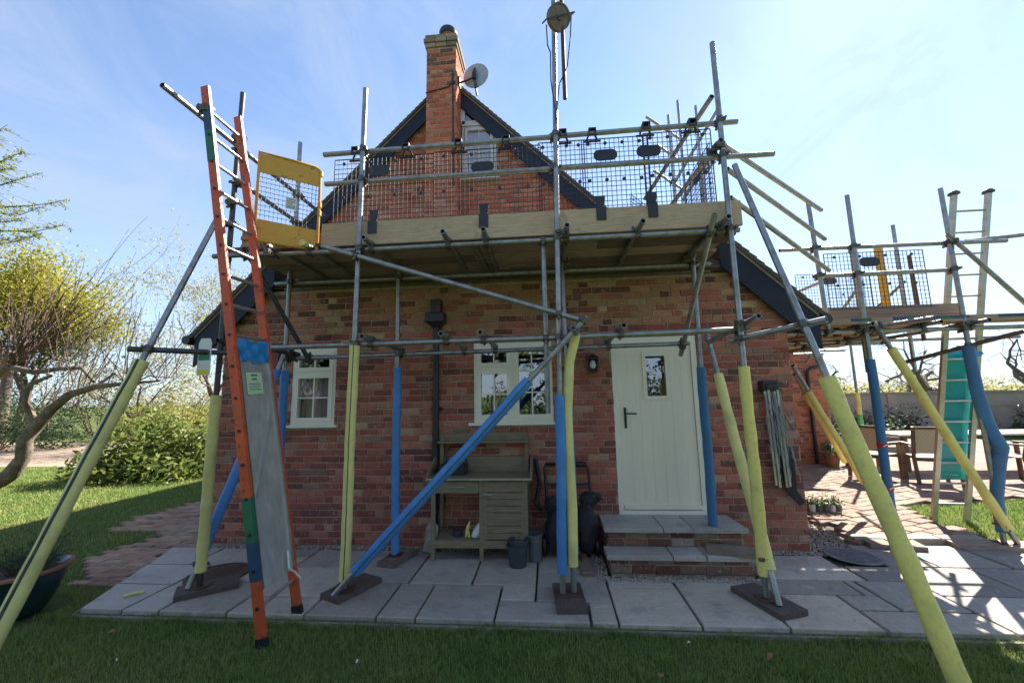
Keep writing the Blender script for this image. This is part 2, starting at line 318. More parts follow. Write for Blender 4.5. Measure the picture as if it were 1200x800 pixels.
# paving of riven slabs beside the house
pav = MB(); pav.poly([(-3.9,-1.52,-.12),(7.2,-1.52,-.12),(7.2,.24,-.12),(2.75,.24,-.12),(2.75,-.02,-.12),(-4.43,-.02,-.12)], (0,0,.085))
paving = tag(pav.build('paving', 'joint'), kind='structure')
b = MB(); b.box((-3.91,-1.545,-.13),(7.2,-1.521,-.030)); b.poly([(-3.91,-1.545,-.13),(-4.455,-.02,-.13),(-4.432,-.02,-.13),(-3.885,-1.521,-.13)],(0,0,.095)); b.build('paving_bed', 'slabedge', paving)
G = .020
def lx(y): return -3.88 - (y+1.52)*.375     # slanting left edge
SL = [(-1.06,-.45,-1.5,-.92),(-1.37,-1.06,-1.5,-.92),(-1.31,-.73,-.92,-.36),(-.73,-.15,-.92,-.34),(-.45,-.15,-1.19,-.92),(-.45,.27,-1.5,-1.19),
      (.27,.47,-1.5,-1.19),(-.15,.47,-1.19,-.62),(-.15,.47,-.62,-.12),(.47,1.06,-1.5,-.91),(.47,1.06,-.91,-.72),(1.06,1.66,-1.5,-.72),
      (1.66,2.53,-.97,-.69),(1.66,2.3,-1.5,-.97),(1.95,2.75,-.69,-.4),(1.95,2.72,-.4,-.12),(2.3,3.12,-1.5,-1.21),(2.3,2.62,-1.21,-.97),(2.62,3.12,-1.21,-.69),
      (2.53,2.62,-.97,-.69),(2.75,3.16,-.69,-.38),(-.73,-.15,-.34,-.12),(-1.31,-.73,-.36,-.12),
      (-1.95,-1.37,-1.5,-.9),(-1.95,-1.31,-.9,-.36),(-2.02,-1.31,-.36,-.12),(-2.6,-1.95,-1.5,-1.2),(-2.6,-1.95,-1.2,-.62),(-2.6,-2.02,-.62,-.12),
      (-3.18,-2.6,-1.5,-.95),(-3.18,-2.6,-.95,-.37),(-3.15,-2.6,-.37,-.12),(-3.5,-3.18,-1.5,-1.04),(-3.5,-3.18,-1.04,-.6),(-3.75,-3.15,-.6,-.12),
      (3.12,3.72,-1.5,-.95),(3.12,3.83,-.95,-.38),(3.16,3.62,-.38,.2),(3.62,4.24,-.38,.2),(3.72,4.62,-1.5,-1.05),(3.83,4.62,-1.05,-.38),(4.24,4.9,-.38,.2),
      (4.62,5.3,-1.5,-.8),(4.62,5.3,-.8,-.38),(4.9,5.6,-.38,.2),(5.3,6.2,-1.5,-1.0),(5.3,6.0,-1.0,-.38),(5.6,6.4,-.38,.2),(6.2,7.15,-1.5,-.8),(6.0,7.15,-.8,-.38),(6.4,7.15,-.38,.2)]
for (x0,x1,y0,y1) in SL:
    b = MB(); g = random.uniform(.72, 1.18); w = random.random()
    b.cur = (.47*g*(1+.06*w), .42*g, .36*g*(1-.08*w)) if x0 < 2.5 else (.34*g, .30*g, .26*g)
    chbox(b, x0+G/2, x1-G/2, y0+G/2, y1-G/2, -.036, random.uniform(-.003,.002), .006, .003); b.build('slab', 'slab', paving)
for (y0, y1, xr) in ((-1.5,-1.04,-3.5),(-1.04,-.6,-3.5),(-.6,-.12,-3.75)):   # clipped slabs along the slanting edge
    b = MB(); g = random.uniform(.9,1.1); b.cur = (.45*g,.40*g,.345*g)
    o = [(lx(y0)+.02,y0+G/2),(xr-G/2,y0+G/2),(xr-G/2,y1-G/2),(lx(y1)+.02,y1-G/2)]
    b.poly([(x,y,-.036) for x,y in o], (0,0,.036)); b.build('slab', 'slab', paving)

# gravel along the foot of the wall and round the steps
def pebbles(name, rects, n):
    V = []; Fc = []; base = np.array([(1,0,0),(-1,0,0),(0,1,0),(0,-1,0),(0,0,1),(0,0,-1)], float)
    tri = np.array([(0,2,4),(2,1,4),(1,3,4),(3,0,4),(2,0,5),(1,2,5),(3,1,5),(0,3,5)])
    ar = np.array([(r[1]-r[0])*(r[3]-r[2]) for r in rects]); cnt = (ar/ar.sum()*n).astype(int)
    for r, c in zip(rects, cnt):
        for _ in range(c):
            s = rng.uniform(.008,.016)*np.array([rng.uniform(.8,1.5), rng.uniform(.8,1.3), rng.uniform(.5,.8)])
            p = np.array([rng.uniform(r[0],r[1]), rng.uniform(r[2],r[3]), r[4]+rng.uniform(-.004,.012)])
            Fc.append(tri+len(V)*6); V.append(base*s*rng.uniform(.8,1.2,(6,1))+p)
    return tag(npmesh(name, np.concatenate(V), np.concatenate(Fc), 'pebble', 3), 'pale gravel strip along the foot of the brick wall', 'gravel', kind='stuff')
pebbles('gravel_strip', [(-4.1,.48,-.115,-.01,-.012),(1.9,2.9,-.115,-.01,-.012),(.44,1.95,-.80,-.70,-.004),(.40,.51,-.8,-.1,-.004),(1.86,1.95,-.7,-.1,-.004),(2.74,3.35,.0,1.15,-.02)], 5200)
sheet('gravel_bed', [(2.72,-.1),(3.5,-.1),(3.6,1.6),(2.72,1.6)], -.032, 'soil')

def inside(x, y, P):
    c = False; j = len(P)-1
    for i in range(len(P)):
        if (P[i][1] > y) != (P[j][1] > y) and x < (P[j][0]-P[i][0])*(y-P[i][1])/(P[j][1]-P[i][1])+P[i][0]: c = not c
        j = i
    return c
def jitc(c): g = random.uniform(.8,1.2); return tuple(k*g for k in c)
# weathered brick path to the left of the house
PP = [(-4.04,-1.02),(-4.45,-1.02),(-5.14,-.42),(-5.08,.36),(-5.22,.56),(-5.95,.58),(-6.25,1.15),(-6.1,2.1),(-4.2,2.2),(-4.12,-.02),(-4.38,-.1)]
bp_ = sheet('brick_path', PP, -.05, 'soil')
n_ = 0
VAR = []
for i in range(14):
    b = MB(); c = jitc(random.choice([(.40,.21,.13),(.34,.19,.125),(.42,.26,.17),(.36,.27,.19),(.28,.155,.10)])); b.cur = c
    chbox(b, -.111, .111, -.0425, .0425, -.03, .006, .005, .004); o = b.build('brick', 'paver', bp_, loc=Vector()); VAR.append(o)
used = set()
def place_var(o0, parent, x, y, z, rz):
    if o0.name not in used: used.add(o0.name); o = o0
    else: o = o0.copy(); COL.objects.link(o)
    o.parent = parent; wp = Vector(WORLD[parent.name]); o.location = Vector((x, y, z))-wp; o.rotation_euler = (random.uniform(-.02,.02), random.uniform(-.03,.03), rz); return o
for o in VAR: o.data.transform(Matrix.Translation(Vector(WORLD[bp_.name])))
y = -1.2; row = 0
while y < 3.4:
    x = -6.7 + (row % 2)*.11
    while x < -4:
        if inside(x+.02, y, PP) and n_ < 300:
            place_var(random.choice(VAR), bp_, x+random.uniform(-.008,.008), y+random.uniform(-.006,.006), -.048+random.uniform(0,.004), random.uniform(-.05,.05)); n_ += 1
        x += .226
    y += .0855; row += 1
# sunlit brick patio to the right
PQ = [(3.42,1.2),(3.3,.28),(4.62,.27),(4.95,1.8),(7.5,2.35),(14,2.6),(14,11.4),(2.75,11.4),(2.75,1.62)]
patio = sheet('brick_patio', PQ, -.012, 'soil')
PV = []
for i in range(14):
    b = MB(); g = random.uniform(.82,1.12); c = random.choice([(.31,.21,.155),(.28,.175,.13),(.33,.24,.18),(.25,.18,.145)]); b.cur = tuple(k*g for k in c)
    chbox(b, -.148, .148, -.072, .072, -.03, .03, .007, .003); o = b.build('paving_block', 'paver', patio, loc=Vector()); o.data.transform(Matrix.Translation(Vector(WORLD[patio.name]))); PV.append(o)
cells = []; ca, sa = math.cos(R(24)), math.sin(R(24))
for i in range(-40, 60):
    for j in range(-90, 120):
        u = (i + (j % 2)*.5)*.305; v = j*.153; x = 3.4+u*ca-v*sa; y = .3+u*sa+v*ca
        if inside(x, y, PQ): cells.append((math.hypot(x, y+4.76), x, y))
cells.sort()
rest = MB()
for k, (d, x, y) in enumerate(cells):
    if k < 280: place_var(random.choice(PV), patio, x, y, random.uniform(-.004,.003), R(24)+random.uniform(-.012,.012))
    else:
        g = random.uniform(.82,1.12); c = random.choice([(.31,.21,.155),(.28,.175,.13),(.33,.24,.18),(.25,.18,.145)]); rest.cur = tuple(q*g for q in c)
        a, b_ = .147, .071
        rest.add([(x+u*ca-v*sa, y+u*sa+v*ca, z) for z in (-.01,.028) for u, v in ((-a,-b_),(a,-b_),(a,b_),(-a,b_))], [(0,1,5,4),(1,2,6,5),(2,3,7,6),(3,0,4,7),(4,5,6,7)])
tag(rest.build('paving_blocks', 'paver', patio), kind='stuff')
# stone edging between patio and paving
for x0, x1 in ((3.3,3.72),(3.72,4.2),(4.2,4.66)):
    b = MB(); b.cur = (.33,.27,.21); chbox(b, x0+.005, x1-.005, .245, .40, -.04, .052, .01, .004); tag(b.build('edging_stone', 'slab', patio))

# grass blades
def blades(name, n, sampler, h, w, label, lean=.5):
    P = sampler(n); n = len(P); a = rng.uniform(0, 2*np.pi, n); hh = h*rng.uniform(.5,1.25,n)
    d = np.stack([np.cos(a), np.sin(a), np.zeros(n)], 1); s = np.stack([-np.sin(a), np.cos(a), np.zeros(n)], 1)
    ww = (w*rng.uniform(.6,1.3,n))[:,None]; ln = (hh*rng.uniform(.05,lean*1.6,n))[:,None]; up = np.zeros((n,3)); up[:,2] = hh
    v0 = P - s*ww; v1 = P + s*ww; v2 = P + up*.6 + d*ln*.35 + s*ww*.8; v3 = P + up*.6 + d*ln*.35 - s*ww*.8; v4 = P + up*.95 + d*ln*1.2
    V = np.stack([v0,v1,v2,v3,v4],1).reshape(-1,3); b = np.arange(n)*5
    Fq = np.stack([b,b+1,b+2, b,b+2,b+3, b+3,b+2,b+4],1).reshape(-1,3)
    return tag(npmesh(name, V, Fq, 'grass', 3), label, 'grass', kind='stuff')
def rect_s(x0,x1,y0,y1,test=None,z=-.06):
    def f(n):
        P = np.stack([rng.uniform(x0,x1,n), rng.uniform(y0,y1,n), np.full(n,z)],1)
        if test is not None: P = P[test(P)]
        return P
    return f
def near_t(P):
    x, y = P[:,0], P[:,1]
    m = (y < -1.535) | (x < -3.92-(y+1.52)*.375)
    m &= ~((x > -4.9) & (x < -4.1) & (y > -2.0) & (y < -1.0) & ((x+4.45)**2+(y+1.52)**2 < .12))
    return m & (np.abs(x) < 4.9) & (rng.uniform(0,1,len(x)) < np.clip(1.15-.10*(y+4), .3, 1))
blades('grass', 200000, rect_s(-4.6,3.6,-3.7,-1.0,near_t), .034, .0021, 'short shaded grass in front of the grey paving')
def edge_s(n):
    x = rng.uniform(-4.2,7.0,n); P = np.stack([x, -1.525-np.abs(rng.normal(0,.022,n))+.012*np.sin(x*9)+.01*np.sin(x*23), np.full(n,-.06)],1); return P[rng.uniform(0,1,n) < .45+.4*np.sin(x*5)*np.sin(x*2.3)]
blades('grass', 14000, edge_s, .055, .0024, 'ragged longer grass against the front edge of the paving', lean=.8)
def tuft_s(n):
    k = 90; c = np.stack([rng.uniform(-4.4,3.4,k), rng.uniform(-3.4,-1.65,k)],1); j = rng.integers(0,k,n); return np.concatenate([c[j]+rng.normal(0,.035,(n,2)), np.full((n,1),-.06)],1)
blades('grass', 9000, tuft_s, .045, .0024, 'coarse darker tufts scattered through the shaded lawn', lean=.7)
def left_t(P):
    x, y = P[:,0], P[:,1]; m = x < -4.3
    for i in range(len(P)):
        if m[i] and x[i] > -6.8 and y[i] < 3.5 and inside(x[i], y[i], PP): m[i] = False
    return m & ~((y > 5.9) & (x < -8)) & ~((x > -5.0) & (y < -1.0))
blades('grass', 110000, rect_s(-15,-4.3,-1.6,6.6,left_t), .045, .0045, 'partly sunlit lawn beside the brick path')
blades('grass', 26000, rect_s(4.6,9,.28,2.5,lambda P: np.array([inside(a,b,[(4.66,.3),(9,.3),(9,2.42),(7.5,2.32),(4.98,1.76)]) for a,b in P[:,:2]]),z=-.02), .05, .004, 'bright sunlit grass between the patio and the paving')
sheet('side_lawn', [(4.64,.26),(14,.26),(14,2.58),(7.5,2.33),(4.97,1.78)], -.03, 'lawn')

# ================================================================ HOUSE
house = empty('brick_house', (-.7, 0, 0))
tag(house, 'red brick cottage with cream door, two cream windows and a tall chimney', 'house')
CH = .077
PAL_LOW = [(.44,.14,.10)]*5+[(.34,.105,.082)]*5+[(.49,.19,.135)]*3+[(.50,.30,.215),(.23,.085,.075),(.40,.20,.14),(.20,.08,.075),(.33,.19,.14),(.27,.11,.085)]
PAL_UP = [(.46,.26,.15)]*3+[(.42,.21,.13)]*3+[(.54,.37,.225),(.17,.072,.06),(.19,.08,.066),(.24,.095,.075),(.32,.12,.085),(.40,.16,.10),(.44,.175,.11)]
PAL_GAB = [(.60,.185,.095)]*4+[(.52,.15,.08)]*3+[(.62,.235,.135)]*2+[(.44,.125,.075),(.60,.30,.19),(.36,.115,.08)]
def jit(c): g = random.uniform(.86,1.14); return tuple(k*g for k in c)
def brick_geo(mb, w, h, d, tf, c=.005, j=.0025, back=.0):
    r = lambda: random.uniform(-j, j)
    o = [(-w/2+r(),-h/2+r()),(w/2+r(),-h/2+r()),(w/2+r(),h/2+r()),(-w/2+r(),h/2+r())]
    ins = [(u+(c if u < 0 else -c)+r(), v+(c if v < 0 else -c)+r()) for u, v in o]
    P = [tf(u, v, back) for u, v in o]+[tf(u, v, d-c) for u, v in o]+[tf(u, v, d+r()*.8) for u, v in ins]
    mb.add(P, [(0,1,5,4),(1,2,6,5),(2,3,7,6),(3,0,4,7),(4,5,9,8),(5,6,10,9),(6,7,11,10),(7,4,8,11),(8,9,10,11)])
def layout(u0, u1, v0, v1, openings=(), keep=None, header=.16):
    out = []; i = 0; v = v0
    while v + CH*.5 < v1:
        off = [0, -.1125, -.05, -.16][i % 4] + random.uniform(-.006,.006); u = u0+off
        while u < u1:
            segs = [(u, u+.215)]
            if random.random() < header: segs = [(u, u+.1025), (u+.1125, u+.215)]
            for a, b in segs:
                a = max(a, u0); b = min(b, u1)
                parts = [(a, b)]
                for (ou0, ou1, ov0, ov1) in openings:
                    if ov0 - .02 < v+.033 < ov1 + .02:
                        np_ = []
                        for a2, b2 in parts:
                            if b2 <= ou0 or a2 >= ou1: np_.append((a2, b2))
                            else:
                                if a2 < ou0: np_.append((a2, ou0))
                                if b2 > ou1: np_.append((ou1, b2))
                        parts = np_
                for a2, b2 in parts:
                    if b2-a2 > .03 and (keep is None or keep((a2+b2)/2, v+.033)): out.append((a2, b2, v+.006, v+.071))
            u += .225
        v += CH; i += 1
    return out
# front wall
OPEN = [(-3.13,-2.57,1.335,2.295),(-.865,.06,1.335,2.295),(.745,1.70,.36,2.31)]
fw = MB()
xs = [-4.05,-3.13,-2.57,-.865,.06,.745,1.70,2.70]; zs = [-.1,.36,1.335,2.295,2.31,2.5]
for a, b in zip(xs, xs[1:]):
    for c, d in zip(zs, zs[1:]):
        mx_, mz = (a+b)/2, (c+d)/2
        if not any(o[0] < mx_ < o[1] and o[2] < mz < o[3] for o in OPEN): fw.box((a,0,c),(b,.22,d))
fw.poly([(-4.05,0,2.5),(2.7,0,2.5),(2.16,0,3.04),(-3.5,0,3.04)], (0,.22,0))
front = fw.build('front_wall', 'mortar', house)
def keep_front(x, z): return z < 3.03 and z < 2.52+(2.72-x) and z < 2.52+(x+4.07)
BL = layout(-4.05, 2.70, .0, 3.04, OPEN, keep_front)
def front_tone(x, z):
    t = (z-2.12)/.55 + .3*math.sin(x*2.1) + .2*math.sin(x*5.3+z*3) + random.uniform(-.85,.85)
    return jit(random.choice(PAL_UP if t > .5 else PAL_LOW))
full = [r for r in BL if abs((r[1]-r[0])-.215) < .001]
def vis(r):
    x, z = (r[0]+r[1])/2, r[2]
    d = math.hypot(x, 4.76)
    pen = 0
    if -1.32 < x < -.2 and z < 1.3: pen = 1
    return d + pen + (.0 if z > .4 else .5)
full.sort(key=vis); chosen = set(full[:292])
VB = {}
for zone, pal in (('low', PAL_LOW), ('up', PAL_UP)):
    VB[zone] = []
    for i in range(16):
        b = MB(); b.cur = jit(pal[i % len(pal)]); brick_geo(b, .215, .065, .009, lambda u, v, d: (u, -d, v))
        o = b.build('brick', 'brick', front, loc=Vector()); o.data.transform(Matrix.Translation(Vector(WORLD[front.name]))); VB[zone].append(o)
usedb = set(); wp = Vector(WORLD[front.name]); rest = MB()
for r in BL:
    x, z = (r[0]+r[1])/2, (r[2]+r[3])/2
    if r in chosen:
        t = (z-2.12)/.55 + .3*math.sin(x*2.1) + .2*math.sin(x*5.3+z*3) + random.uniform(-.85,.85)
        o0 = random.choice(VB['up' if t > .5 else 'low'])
        if o0.name in usedb: o = o0.copy(); COL.objects.link(o)
        else: o = o0; usedb.add(o0.name)
        o.parent = front; o.location = Vector((x, random.uniform(-.002,.002), z))-wp
    else:
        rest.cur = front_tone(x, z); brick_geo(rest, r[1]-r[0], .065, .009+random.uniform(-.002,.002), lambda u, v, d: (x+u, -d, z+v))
for zone in VB:
    for o in VB[zone]:
        if o.name not in usedb: bpy.data.objects.remove(o)
tag(rest.build('brickwork', 'brick', front), kind='stuff')
# coping of the low front wall
b = MB()
for i in range(26):
    x = -3.28 + i*.2; b.box((x+.003,-.045,3.035+random.uniform(0,.006)),(x+.197,.1,3.062))
b.build('coping', 'tile', front)
# side walls and wing
def plain_wall(name, p0, p1, n, z0, z1, pal, keep=None, header=.16):
    p0 = Vector((*p0,0)); p1 = Vector((*p1,0)); d = (p1-p0); Lh = d.length; d.normalize(); n = Vector((*n,0))
    b = MB(); b.poly([p0+Vector((0,0,z0)), p1+Vector((0,0,z0)), p1+Vector((0,0,z1)), p0+Vector((0,0,z1))], -n*.2); w = b.build(name, 'mortar', house)
    rb = MB()
    for a, c, v0, v1 in layout(0, Lh, z0, z1, (), keep, header):
        um = (a+c)/2; vm = (v0+v1)/2; rb.cur = jit(random.choice(pal))
        brick_geo(rb, c-a, .065, .009, lambda u, v, dd: p0+d*(um+u)+n*dd+Vector((0,0,vm+v)))
    tag(rb.build('brickwork', 'brick', w), kind='stuff'); return w
plain_wall('side_wall', (2.70,.03), (2.70,5.28), (1,0), 0, 2.5, PAL_LOW)
plain_wall('side_wall', (-4.05,6), (-4.05,.03), (-1,0), 0, 2.5, PAL_LOW)
wing = plain_wall('wing_wall', (2.72,5.3), (6.45,5.3), (0,-1), 0, 2.77, PAL_GAB[:7]+PAL_LOW[5:9])
plain_wall('wing_wall', (6.45,5.33), (6.45,9), (1,0), 0, 2.77, PAL_GAB)
# upper gable set back behind the low front range
GY = 1.65
AX, AZ = -1.564, 7.24
def gab(x): return AZ-.05-abs(x-AX)*1.0
gw = MB(); gw.poly([(-4.15,GY,3.3),(1.35,GY,3.3),(1.35,GY,gab(1.35)-.28),(AX,GY,AZ-.3),(-4.15,GY,gab(-4.15)-.28)], (0,.25,0))
gable = gw.build('gable_wall', 'mortar', house)
UW = [(-1.35,-.74,5.30,6.34)]
rb = MB()
for a, c, v0, v1 in layout(-4.15, 1.35, 3.5, 7.0, UW, lambda x, z: z < gab(x)-.25 and not (-1.36 < x < -.8 and 6.3 < z)):
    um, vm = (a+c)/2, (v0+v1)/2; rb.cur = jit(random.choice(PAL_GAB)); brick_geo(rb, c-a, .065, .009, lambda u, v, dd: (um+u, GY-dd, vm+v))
tag(rb.build('brickwork', 'brick', gable), kind='stuff')
for s, x in ((-1,-4.15),(1,1.35)):
    b = MB(); b.box((x-.1,GY+.02,2.9),(x+.1,9,gab(x)-.25)); b.build('upper_side_wall', 'mortar', house)
b = MB(); b.poly([(-4.15,8.8,0),(6.4,8.8,0),(6.4,8.8,2.7),(1.35,8.8,4.3),(AX,8.8,AZ-.3),(-4.15,8.8,4.3)], (0,.2,0)); b.build('rear_wall', 'mortar', house)
# roofs
def slope(mb, e0, e1, up, length, n):        # stepped courses of plain tiles from the eaves upwards
    e0 = Vector(e0); e1 = Vector(e1); up = Vector(up).normalized(); al = (e1-e0).normalized(); nn = al.cross(up)
    if nn.z < 0: nn = -nn
    st = length/n; nt_ = max(1, int((e1-e0).length/.17))
    for i in range(n):
        for k in range(nt_ if i < 60 else 1):
            f0, f1 = k/nt_, (k+1)/nt_
            dz = random.uniform(0,.005)
            a = e0.lerp(e1, f0)+al*.002 + up*(i*st-.02); b_ = e0.lerp(e1, f1)-al*.002 + up*(i*st-.02)
            P = [a+nn*(.022+dz), b_+nn*(.022+dz), b_+up*(st+.03)+nn*.008, a+up*(st+.03)+nn*.008]
            Q = [p-nn*.013 for p in P]
            mb.add(P+Q, [(0,1,2,3),(4,7,6,5),(0,4,5,1),(1,5,6,2),(3,2,6,7),(0,3,7,4)])
def roof_deck(e0, e1, up, length, name='roof'):
    e0 = Vector(e0); e1 = Vector(e1); up = Vector(up).normalized()
    nn = (e1-e0).cross(up).normalized(); nn = nn if nn.z > 0 else -nn
    b = MB(); b.poly([e0, e1, e1+up*length, e0+up*length], -nn*.03); return b.build(name, 'wood_dark', house)
s2 = math.sqrt(.5)
def roof(e0, e1, up, length, cuts):
    d = roof_deck(e0, e1, up, length); mb = MB(); slope(mb, e0, e1, up, length, cuts); tag(mb.build('roof_tiles', 'tile', d), kind='stuff'); return d
roof((3.06,-.13,2.48),(3.06,5.4,2.48),(-1,0,1),1.5,14)
roof((-4.44,-.13,2.47),(-4.44,7,2.47),(1,0,1),1.5,14)
roof((-3.5,-.04,3.09),(2.1,-.04,3.09),(0,1,.62),1.95,18)
rr = abs(1.45-AX)/s2; rl = abs(-4.25-AX)/s2
roof((1.45,1.52,AZ-abs(1.45-AX)),(1.45,9,AZ-abs(1.45-AX)),(-1,0,1),rr,40)
roof((-4.25,1.52,AZ-abs(-4.25-AX)),(-4.25,9,AZ-abs(-4.25-AX)),(1,0,1),rl,38)
roof((2.7,5.15,2.74),(6.75,5.15,2.74),(0,1,.8),4.0,30)
# verge undercloak (pale mortar) and navy bargeboards
def barge(name, xa, za, xb, zb, Y, drop, m='navy', th=.025, o0=.03):
    b = MB(); b.poly([(xa,Y,za-o0),(xb,Y,zb-o0),(xb,Y,zb-o0-drop),(xa,Y,za-o0-drop)], (0,th,0)); return b.build(name, m, house)
for (xa,za,xb,zb,Y,dr) in ((3.0,2.54,2.02,3.52,-.10,.36),(-4.38,2.53,-3.38,3.53,-.10,.36),(1.4,AZ-abs(1.4-AX),AX+.12,AZ-.12,1.56,.31),(-4.2,AZ-abs(-4.2-AX),AX-.12,AZ-.12,1.56,.31)):
    barge('bargeboard', xa, za, xb, zb, Y, dr, o0=.075)
    barge('verge_mortar', xa, za, xb, zb, Y-.012, .06, 'slabedge', .16, .02)
for (xa, xb, z) in ((2.97,3.15,2.43),(-4.56,-4.38,2.43)):     # gutter ends
    b = MB(); xm = (xa+xb)/2; b.tube([(xm,-.14,z),(xm,5.2,z)], .055, 10); b.build('gutter', 'black', house, smooth=True)
for s, xa, xb in ((1,2.70,3.03),(-1,-4.40,-4.05)):
    b = MB(); b.box((xa,-.07,2.36),(xb,5,2.39)); b.build('soffit', 'navy', house)
# chimney
cx0, cx1, cy0, cy1 = -1.85, -1.36, 1.20, 1.76
b = MB(); b.box((cx0,cy0,3.6),(cx1,cy1,7.52)); chim = b.build('chimney', 'mortar', house)
rb = MB()
for a, c, v0, v1 in layout(cx0, cx1, 3.7, 7.5, header=.3):
    um, vm = (a+c)/2, (v0+v1)/2; t = max(0, (vm-6.6)); rb.cur = jit(random.choice(PAL_GAB if random.random() > t else [(.20,.10,.075),(.13,.065,.06),(.24,.13,.09),(.26,.10,.06)])); brick_geo(rb, c-a, .065, .007, lambda u, v, dd: (um+u, cy0-dd, vm+v))
for a, c, v0, v1 in layout(cy0, cy1, 3.7, 7.5, header=.3):
    um, vm = (a+c)/2, (v0+v1)/2; rb.cur = jit(random.choice(PAL_GAB)); brick_geo(rb, c-a, .065, .007, lambda u, v, dd: (cx1+dd, um+u, vm+v))
    brick_geo(rb, c-a, .065, .007, lambda u, v, dd: (cx0-dd, um+u, vm+v))
tag(rb.build('brickwork', 'brick', chim), kind='stuff')
b = MB()
for z, o in ((7.50,.03),(7.578,.05),(7.655,.03)):
    n = 3
    for k in range(n):
        w = (cx1-cx0+2*o)/n; b.cur = jit(random.choice([(.30,.24,.16),(.36,.28,.19),(.24,.20,.14)])); b.box((cx0-o+k*w+.004,cy0-o,z),(cx0-o+(k+1)*w-.004,cy1+o,z+.07))
b.build('chimney_cap', 'brick', chim)
b = MB(); b.lathe([(.0,7.70),(.125,7.70),(.115,7.92),(.13,7.93),(.13,7.96),(.0,7.96)], (cx0+.30,cy0+.25,0), 20); b.build('chimney_pot', 'terra', chim, smooth=True)
b = MB(); b.lathe([(.0,7.93),(.155,7.93),(.16,8.0),(.145,8.04),(.10,8.075),(.0,8.085)], (cx0+.30,cy0+.25,0), 20); b.build('chimney_cowl', 'black', chim, smooth=True)
b = MB(); b.tube([(cx0-.01,1.18,6.66),(cx1-.12,1.18,6.74),(cx1-.06,1.18,6.80),(cx1-.05,1.18,6.98)], .009, 6); b.tube([(cx1-.035,1.185,5.0),(cx1-.045,1.185,7.0)], .013, 6); b.build('cable', 'black', chim)
# windows
def ring(mb, x0, x1, z0, z1, w, y0, y1):
    mb.box((x0,y0,z0),(x0+w,y1,z1)); mb.box((x1-w,y0,z0),(x1,y1,z1)); mb.box((x0+w,y0,z0),(x1-w,y1,z0+w)); mb.box((x0+w,y0,z1-w),(x1-w,y1,z1))
def window(x0, x1, z0, z1, Y, lights, m='white', sill=True, room=True, curtain=False, gm='glass'):
    b = MB(); ring(b, x0, x1, z0, z1, .038, Y+.004, Y+.085)
    w = b.build('window', m, house)
    mu = MB(); have = False
    for (a, c, e, f, nx, nz) in lights:
        s = MB(); ring(s, a, c, e, f, .048, Y-.012, Y+.06); s.build('sash', m, w)
        g = MB(); gx0, gx1, gz0, gz1 = a+.048, c-.048, e+.048, f-.048
        pw, ph = (gx1-gx0)/nx, (gz1-gz0)/nz
        for i in range(1, nx): g.box((gx0+i*pw-.008,Y+.004,gz0),(gx0+i*pw+.008,Y+.04,gz1))
        for i in range(1, nz): g.box((gx0,Y+.006,gz0+i*ph-.008),(gx1,Y+.038,gz0+i*ph+.008))
        if nx*nz > 1: g.build('glazing_bar', m, w)
        for i in range(nx):
            for k in range(nz):
                p = MB(); t = random.uniform(-.0012,.0012); u = random.uniform(-.0012,.0012)
                A = (gx0+i*pw, gz0+k*ph); B = (A[0]+pw, A[1]+ph)
                p.add([(A[0],Y+.022+t+u,A[1]),(B[0],Y+.022-t+u,A[1]),(B[0],Y+.022-t-u,B[1]),(A[0],Y+.022+t-u,B[1])], [(0,1,2,3)]); p.build('pane', gm, w)
    for i in range(len(lights)):
        for k in range(len(lights)):
            A, B = lights[i], lights[k]
            if abs(A[3]-B[2]) < .06 and A[0] == B[0]: mu.box((A[0],Y,A[3]),(A[1],Y+.07,B[2])); have = True
    cols = sorted(set((l[0], l[1]) for l in lights))
    for A, B in zip(cols, cols[1:]): mu.box((A[1],Y+.001,z0+.038),(B[0],Y+.072,z1-.038)); have = True
    if have: mu.build('mullion', m, w)
    if sill:
        s = MB(); s.box((x0-.055,Y-.065,z0-.03),(x1+.055,Y+.06,z0)); s.build('sill', m, w)
    if room:
        r = MB(); e = .01
        P = [(x0+e,Y+.1,z0+e),(x1-e,Y+.1,z0+e),(x1-e,Y+.1,z1-e),(x0+e,Y+.1,z1-e)]; Q = [(p[0],Y+1.0,p[2]) for p in P]
        r.add(P+Q, [(4,5,6,7),(0,1,5,4),(1,2,6,5),(2,3,7,6),(3,0,4,7)]); r.build('unlit_backing', 'room', w)
    if curtain:
        r = MB(); n = 26; vs_ = []
        for i in range(n+1):
            x = x0+.04+(x1-x0-.08)*i/n; yy = Y+.105+.010*math.sin(i*1.9); vs_ += [(x,yy,z0+.02),(x,yy,z0+.60),(x,yy,z0+.62)]
        r.add(vs_, [q for i in range(n) for q in ((i*3,i*3+3,i*3+4,i*3+1),)]); r.build('curtain', 'curtain', w)
    return w
window(-3.13,-2.57,1.365,2.295,.0,[(-3.092,-2.608,1.403,1.975,2,2),(-3.092,-2.608,2.01,2.257,2,1)], curtain=True, gm='glass_low')
window(-.865,.06,1.365,2.295,.0,[(-.827,-.425,1.403,1.975,2,2),(-.827,-.425,2.01,2.257,2,1),(-.38,.022,1.403,2.257,2,3)])
window(-1.34,-.75,5.33,6.32,1.60,[(-1.29,-.80,5.38,6.27,2,4)], 'greywhite')
w = MB(); 
for p, q in (((-1.33,6.34),(-1.33,6.72)),((-1.33,6.72),(-.90,6.32)),((-1.34,6.35),(-.9,6.35))): w.bar((p[0],1.60,p[1]),(q[0],1.60,q[1]),.09,.045,(0,1,0))
